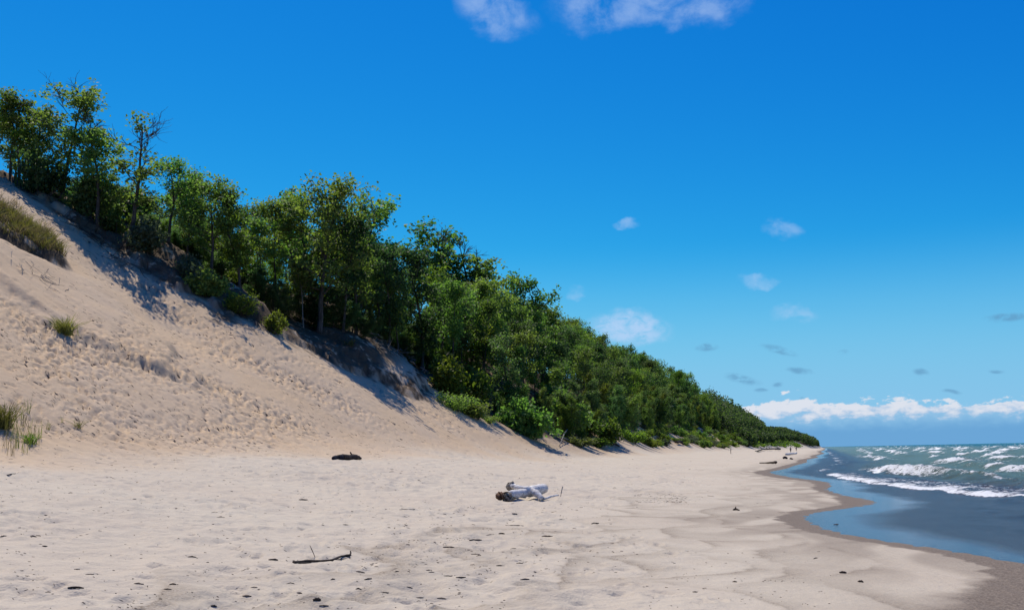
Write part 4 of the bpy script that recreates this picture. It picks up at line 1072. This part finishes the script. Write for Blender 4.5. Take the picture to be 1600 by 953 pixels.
# ------------------------------------------------------------------ roots, dead brush, fallen branches
def tangle(px, py, wpx, hgt, n, label, mat, name, cat, seed, flow=(0.6, -0.8, -0.5), thick=.035, depth=2.0, partname='root'):
    g = np.random.default_rng(seed); p = ground(px, py); d = math.hypot(p[0], p[1]) / FPX; w_ = wpx * d
    t = empty(name, [float(v) for v in p])
    for k in range(n):
        x = g.uniform(-.5, .5) * w_; y = g.uniform(-.5, .5) * depth
        z = Hs(p[0] + x, p[1] + y) - p[2]
        up = g.uniform(.05, hgt)
        dr = np.array(flow) + g.normal(0, .45, 3); ln = g.uniform(.5, 1.5) * w_ * .35
        pts = wander((x, y, z + up), dr, ln, 6, g, .16)
        for q in pts: q[2] = max(q[2], Hs(p[0] + q[0], p[1] + q[1]) - p[2] + .03)
        r0 = thick * g.uniform(.4, 1.3)
        sub(partname, MB().tube(pts, np.linspace(r0, r0 * .3, 7), 5).mesh(partname), mat, t)
    return tag(t, label, cat)
tangle(600, 545, 50, .9, 30, 'tangle of bare roots hanging from the ledge under the trees', MAT_ROOT, 'exposed_roots', 'roots', 91)
tangle(640, 568, 44, .9, 26, 'dark roots trailing down the right end of the ledge', MAT_DEAD, 'exposed_roots', 'roots', 92)
tangle(806, 645, 40, 1.3, 34, 'grey heap of dead brush in the hollow above the shrubs', MAT_DEAD, 'dead_brush', 'brush', 93, (0.25, -0.3, -0.7), .022, 2.5, 'branch')
tangle(755, 625, 36, 1.0, 22, 'dead grey twigs right of the tongue of shrubs', MAT_DEAD, 'dead_brush', 'brush', 94, (0.5, -0.4, -0.5), .022, 2.5, 'branch')
tangle(190, 400, 110, .35, 40, 'dark roots and twigs strewn on the shaded upper slope', MAT_DARKWOOD, 'exposed_roots', 'roots', 95, (0.6, -0.6, -0.4), .025, 3.0)
tangle(60, 432, 70, .5, 22, 'dead roots hanging below the grassy hummock', MAT_DEAD, 'exposed_roots', 'roots', 96, (0.4, -0.6, -0.6), .020, 2.5)
tangle(140, 362, 70, .4, 30, 'dark roots along the shaded lip below the slim twiggy tree', MAT_DARKWOOD, 'exposed_roots', 'roots', 98, (0.6, -0.6, -0.4), .03, 2.5)
tangle(400, 505, 60, .4, 24, 'dark roots on the lip just above the drop', MAT_DARKWOOD, 'exposed_roots', 'roots', 99, (0.6, -0.6, -0.4), .028, 2.0)
tangle(340, 470, 80, .3, 26, 'twigs strewn along the shaded rim above the drop', MAT_DARKWOOD, 'exposed_roots', 'roots', 97, (0.6, -0.6, -0.4), .022, 2.5)
stick([(874, 699, .1), (882, 690, .8), (892, 684, 1.5), (905, 682, 1.7), (913, 684, 1.5)], [.05, .06, .06, .05, .03], 'arching grey dead branch propped on the sand by the shrubs', MAT_DEAD, name='fallen_branch', cat='branch', seed=101,
      extra=[([(892, 684, 1.5), (886, 680, 1.8), (880, 679, 1.9)], [.04, .03, .015]), ([(905, 682, 1.6), (915, 681, 1.9), (922, 684, 1.6)], [.03, .025, .012])])
stick([(862, 683, .5), (880, 689, .3), (905, 696, .15)], [.10, .09, .06], 'straight grey trunk sliding down behind the arching branch', MAT_DEAD, name='fallen_branch', cat='branch', seed=102)
stick([(900, 690, .4), (915, 696, .25), (928, 700, .1)], [.07, .06, .03], 'short grey branch right of the arching branch', MAT_DEAD, name='fallen_branch', cat='branch', seed=103)
stick([(966, 688, .5), (978, 693, .3), (990, 697, .1)], [.10, .09, .05], 'pale log sloping to the sand right of the compact shrub', MAT_ROOT, name='fallen_branch', cat='branch', seed=104)
stick([(955, 697, .2), (962, 698, .3), (968, 699, .1)], [.14, .16, .08], 'dark root stump half buried right of the compact shrub', MAT_DARKWOOD, name='root_stump', cat='stump', seed=105)
stick([(1056, 694, .3), (1064, 694.5, .4), (1068, 696, .1)], [.2, .25, .15], 'dark stump under the bank far along the beach', MAT_DARKWOOD, name='root_stump', cat='stump', seed=106)
stick([(686, 594, 0), (686, 592, .5), (685.5, 590, 1.1), (685, 588, 1.6)], [.13, .11, .10, .07], 'broken pale stub with one forked limb above the yellow green shrubs', MAT_BARK_PALE, name='broken_stub', cat='stump', seed=107,
      extra=[([(685.5, 590, 1.3), (694, 588, 1.9), (704, 586, 2.6)], [.06, .05, .025])])

# ------------------------------------------------------------------ people far down the beach
def person_material(name, shirt, legs):
    m, nt, b, out = new_mat(name)
    z = nt.sep(nt.node('ShaderNodeTexCoord').outputs['Object'])[2]
    c = nt.mix(nt.math('GREATER_THAN', z, 0.88), legs, shirt)
    c = nt.mix(nt.math('GREATER_THAN', z, 1.44), c, (0.42, 0.26, 0.19))
    c = nt.mix(nt.math('LESS_THAN', z, 0.10), c, (0.42, 0.26, 0.19))
    nt.l.new(c, b.inputs['Base Color']); b.inputs['Roughness'].default_value = 0.8
    return m
def person(px, py, hgt, mat, label, stride, rz, name='person'):
    p = ground(px, py)
    V = [(0, 0, .95), (0, 0, 1.12), (0, 0, 1.36), (0, 0, 1.50), (0, -.01, 1.60), (0, -.02, 1.72),
         (-.10, 0, .90), (-.11, -stride * .5, .49), (-.11, -stride * .75, .07), (-.11, -stride * .75 - .15, .03),
         (.10, 0, .90), (.11, stride * .35, .49), (.11, stride, .10), (.11, stride - .13, .03),
         (-.19, 0, 1.38), (-.25, .05, 1.12), (-.24, -.06, .88), (-.24, -.09, .80), (.19, 0, 1.38), (.25, -.04, 1.12), (.24, -.12, .90), (.24, -.15, .82)]
    E = [(0, 1), (1, 2), (2, 3), (3, 4), (4, 5), (0, 6), (6, 7), (7, 8), (8, 9), (0, 10), (10, 11), (11, 12), (12, 13), (2, 14), (14, 15), (15, 16), (16, 17), (2, 18), (18, 19), (19, 20), (20, 21)]
    Rr = [.15, .14, .16, .06, .095, .085, .10, .065, .045, .035, .10, .065, .045, .035, .065, .045, .033, .03, .065, .045, .033, .03]
    me = bpy.data.meshes.new('body'); me.from_pydata(V, E, [])
    t = empty(name, [float(v) for v in p], rz, (hgt / 1.8,) * 3)
    o = sub('body', me, mat, t)
    md = o.modifiers.new('skin', 'SKIN'); md.use_smooth_shade = True
    for i, r_ in enumerate(Rr): me.skin_vertices[0].data[i].radius = (r_, r_ * (.72 if i < 3 else 1.0))
    me.skin_vertices[0].data[0].use_root = True
    o.modifiers.new('smooth', 'SUBSURF').render_levels = 1
    hair = MB().tube([(0, .01, 1.80), (0, .02, 1.76), (0, .035, 1.70), (0, .05, 1.62)], [.05, .10, .11, .07], 8).mesh('hair')
    sub('hair', hair, MAT_CHAR, t)
    return tag(t, label, 'person')
person(1235.6, 707.6, 1.72, person_material('clothes_dark', (0.016, 0.018, 0.024), (0.03, 0.03, 0.04)), 'nearer of two people in dark clothes walking far down the beach', .22, 0.3)
person(1244.4, 704.9, 1.78, person_material('clothes_navy', (0.014, 0.016, 0.030), (0.022, 0.022, 0.028)), 'farther of two people in dark clothes walking beside the surf', .18, -0.2)
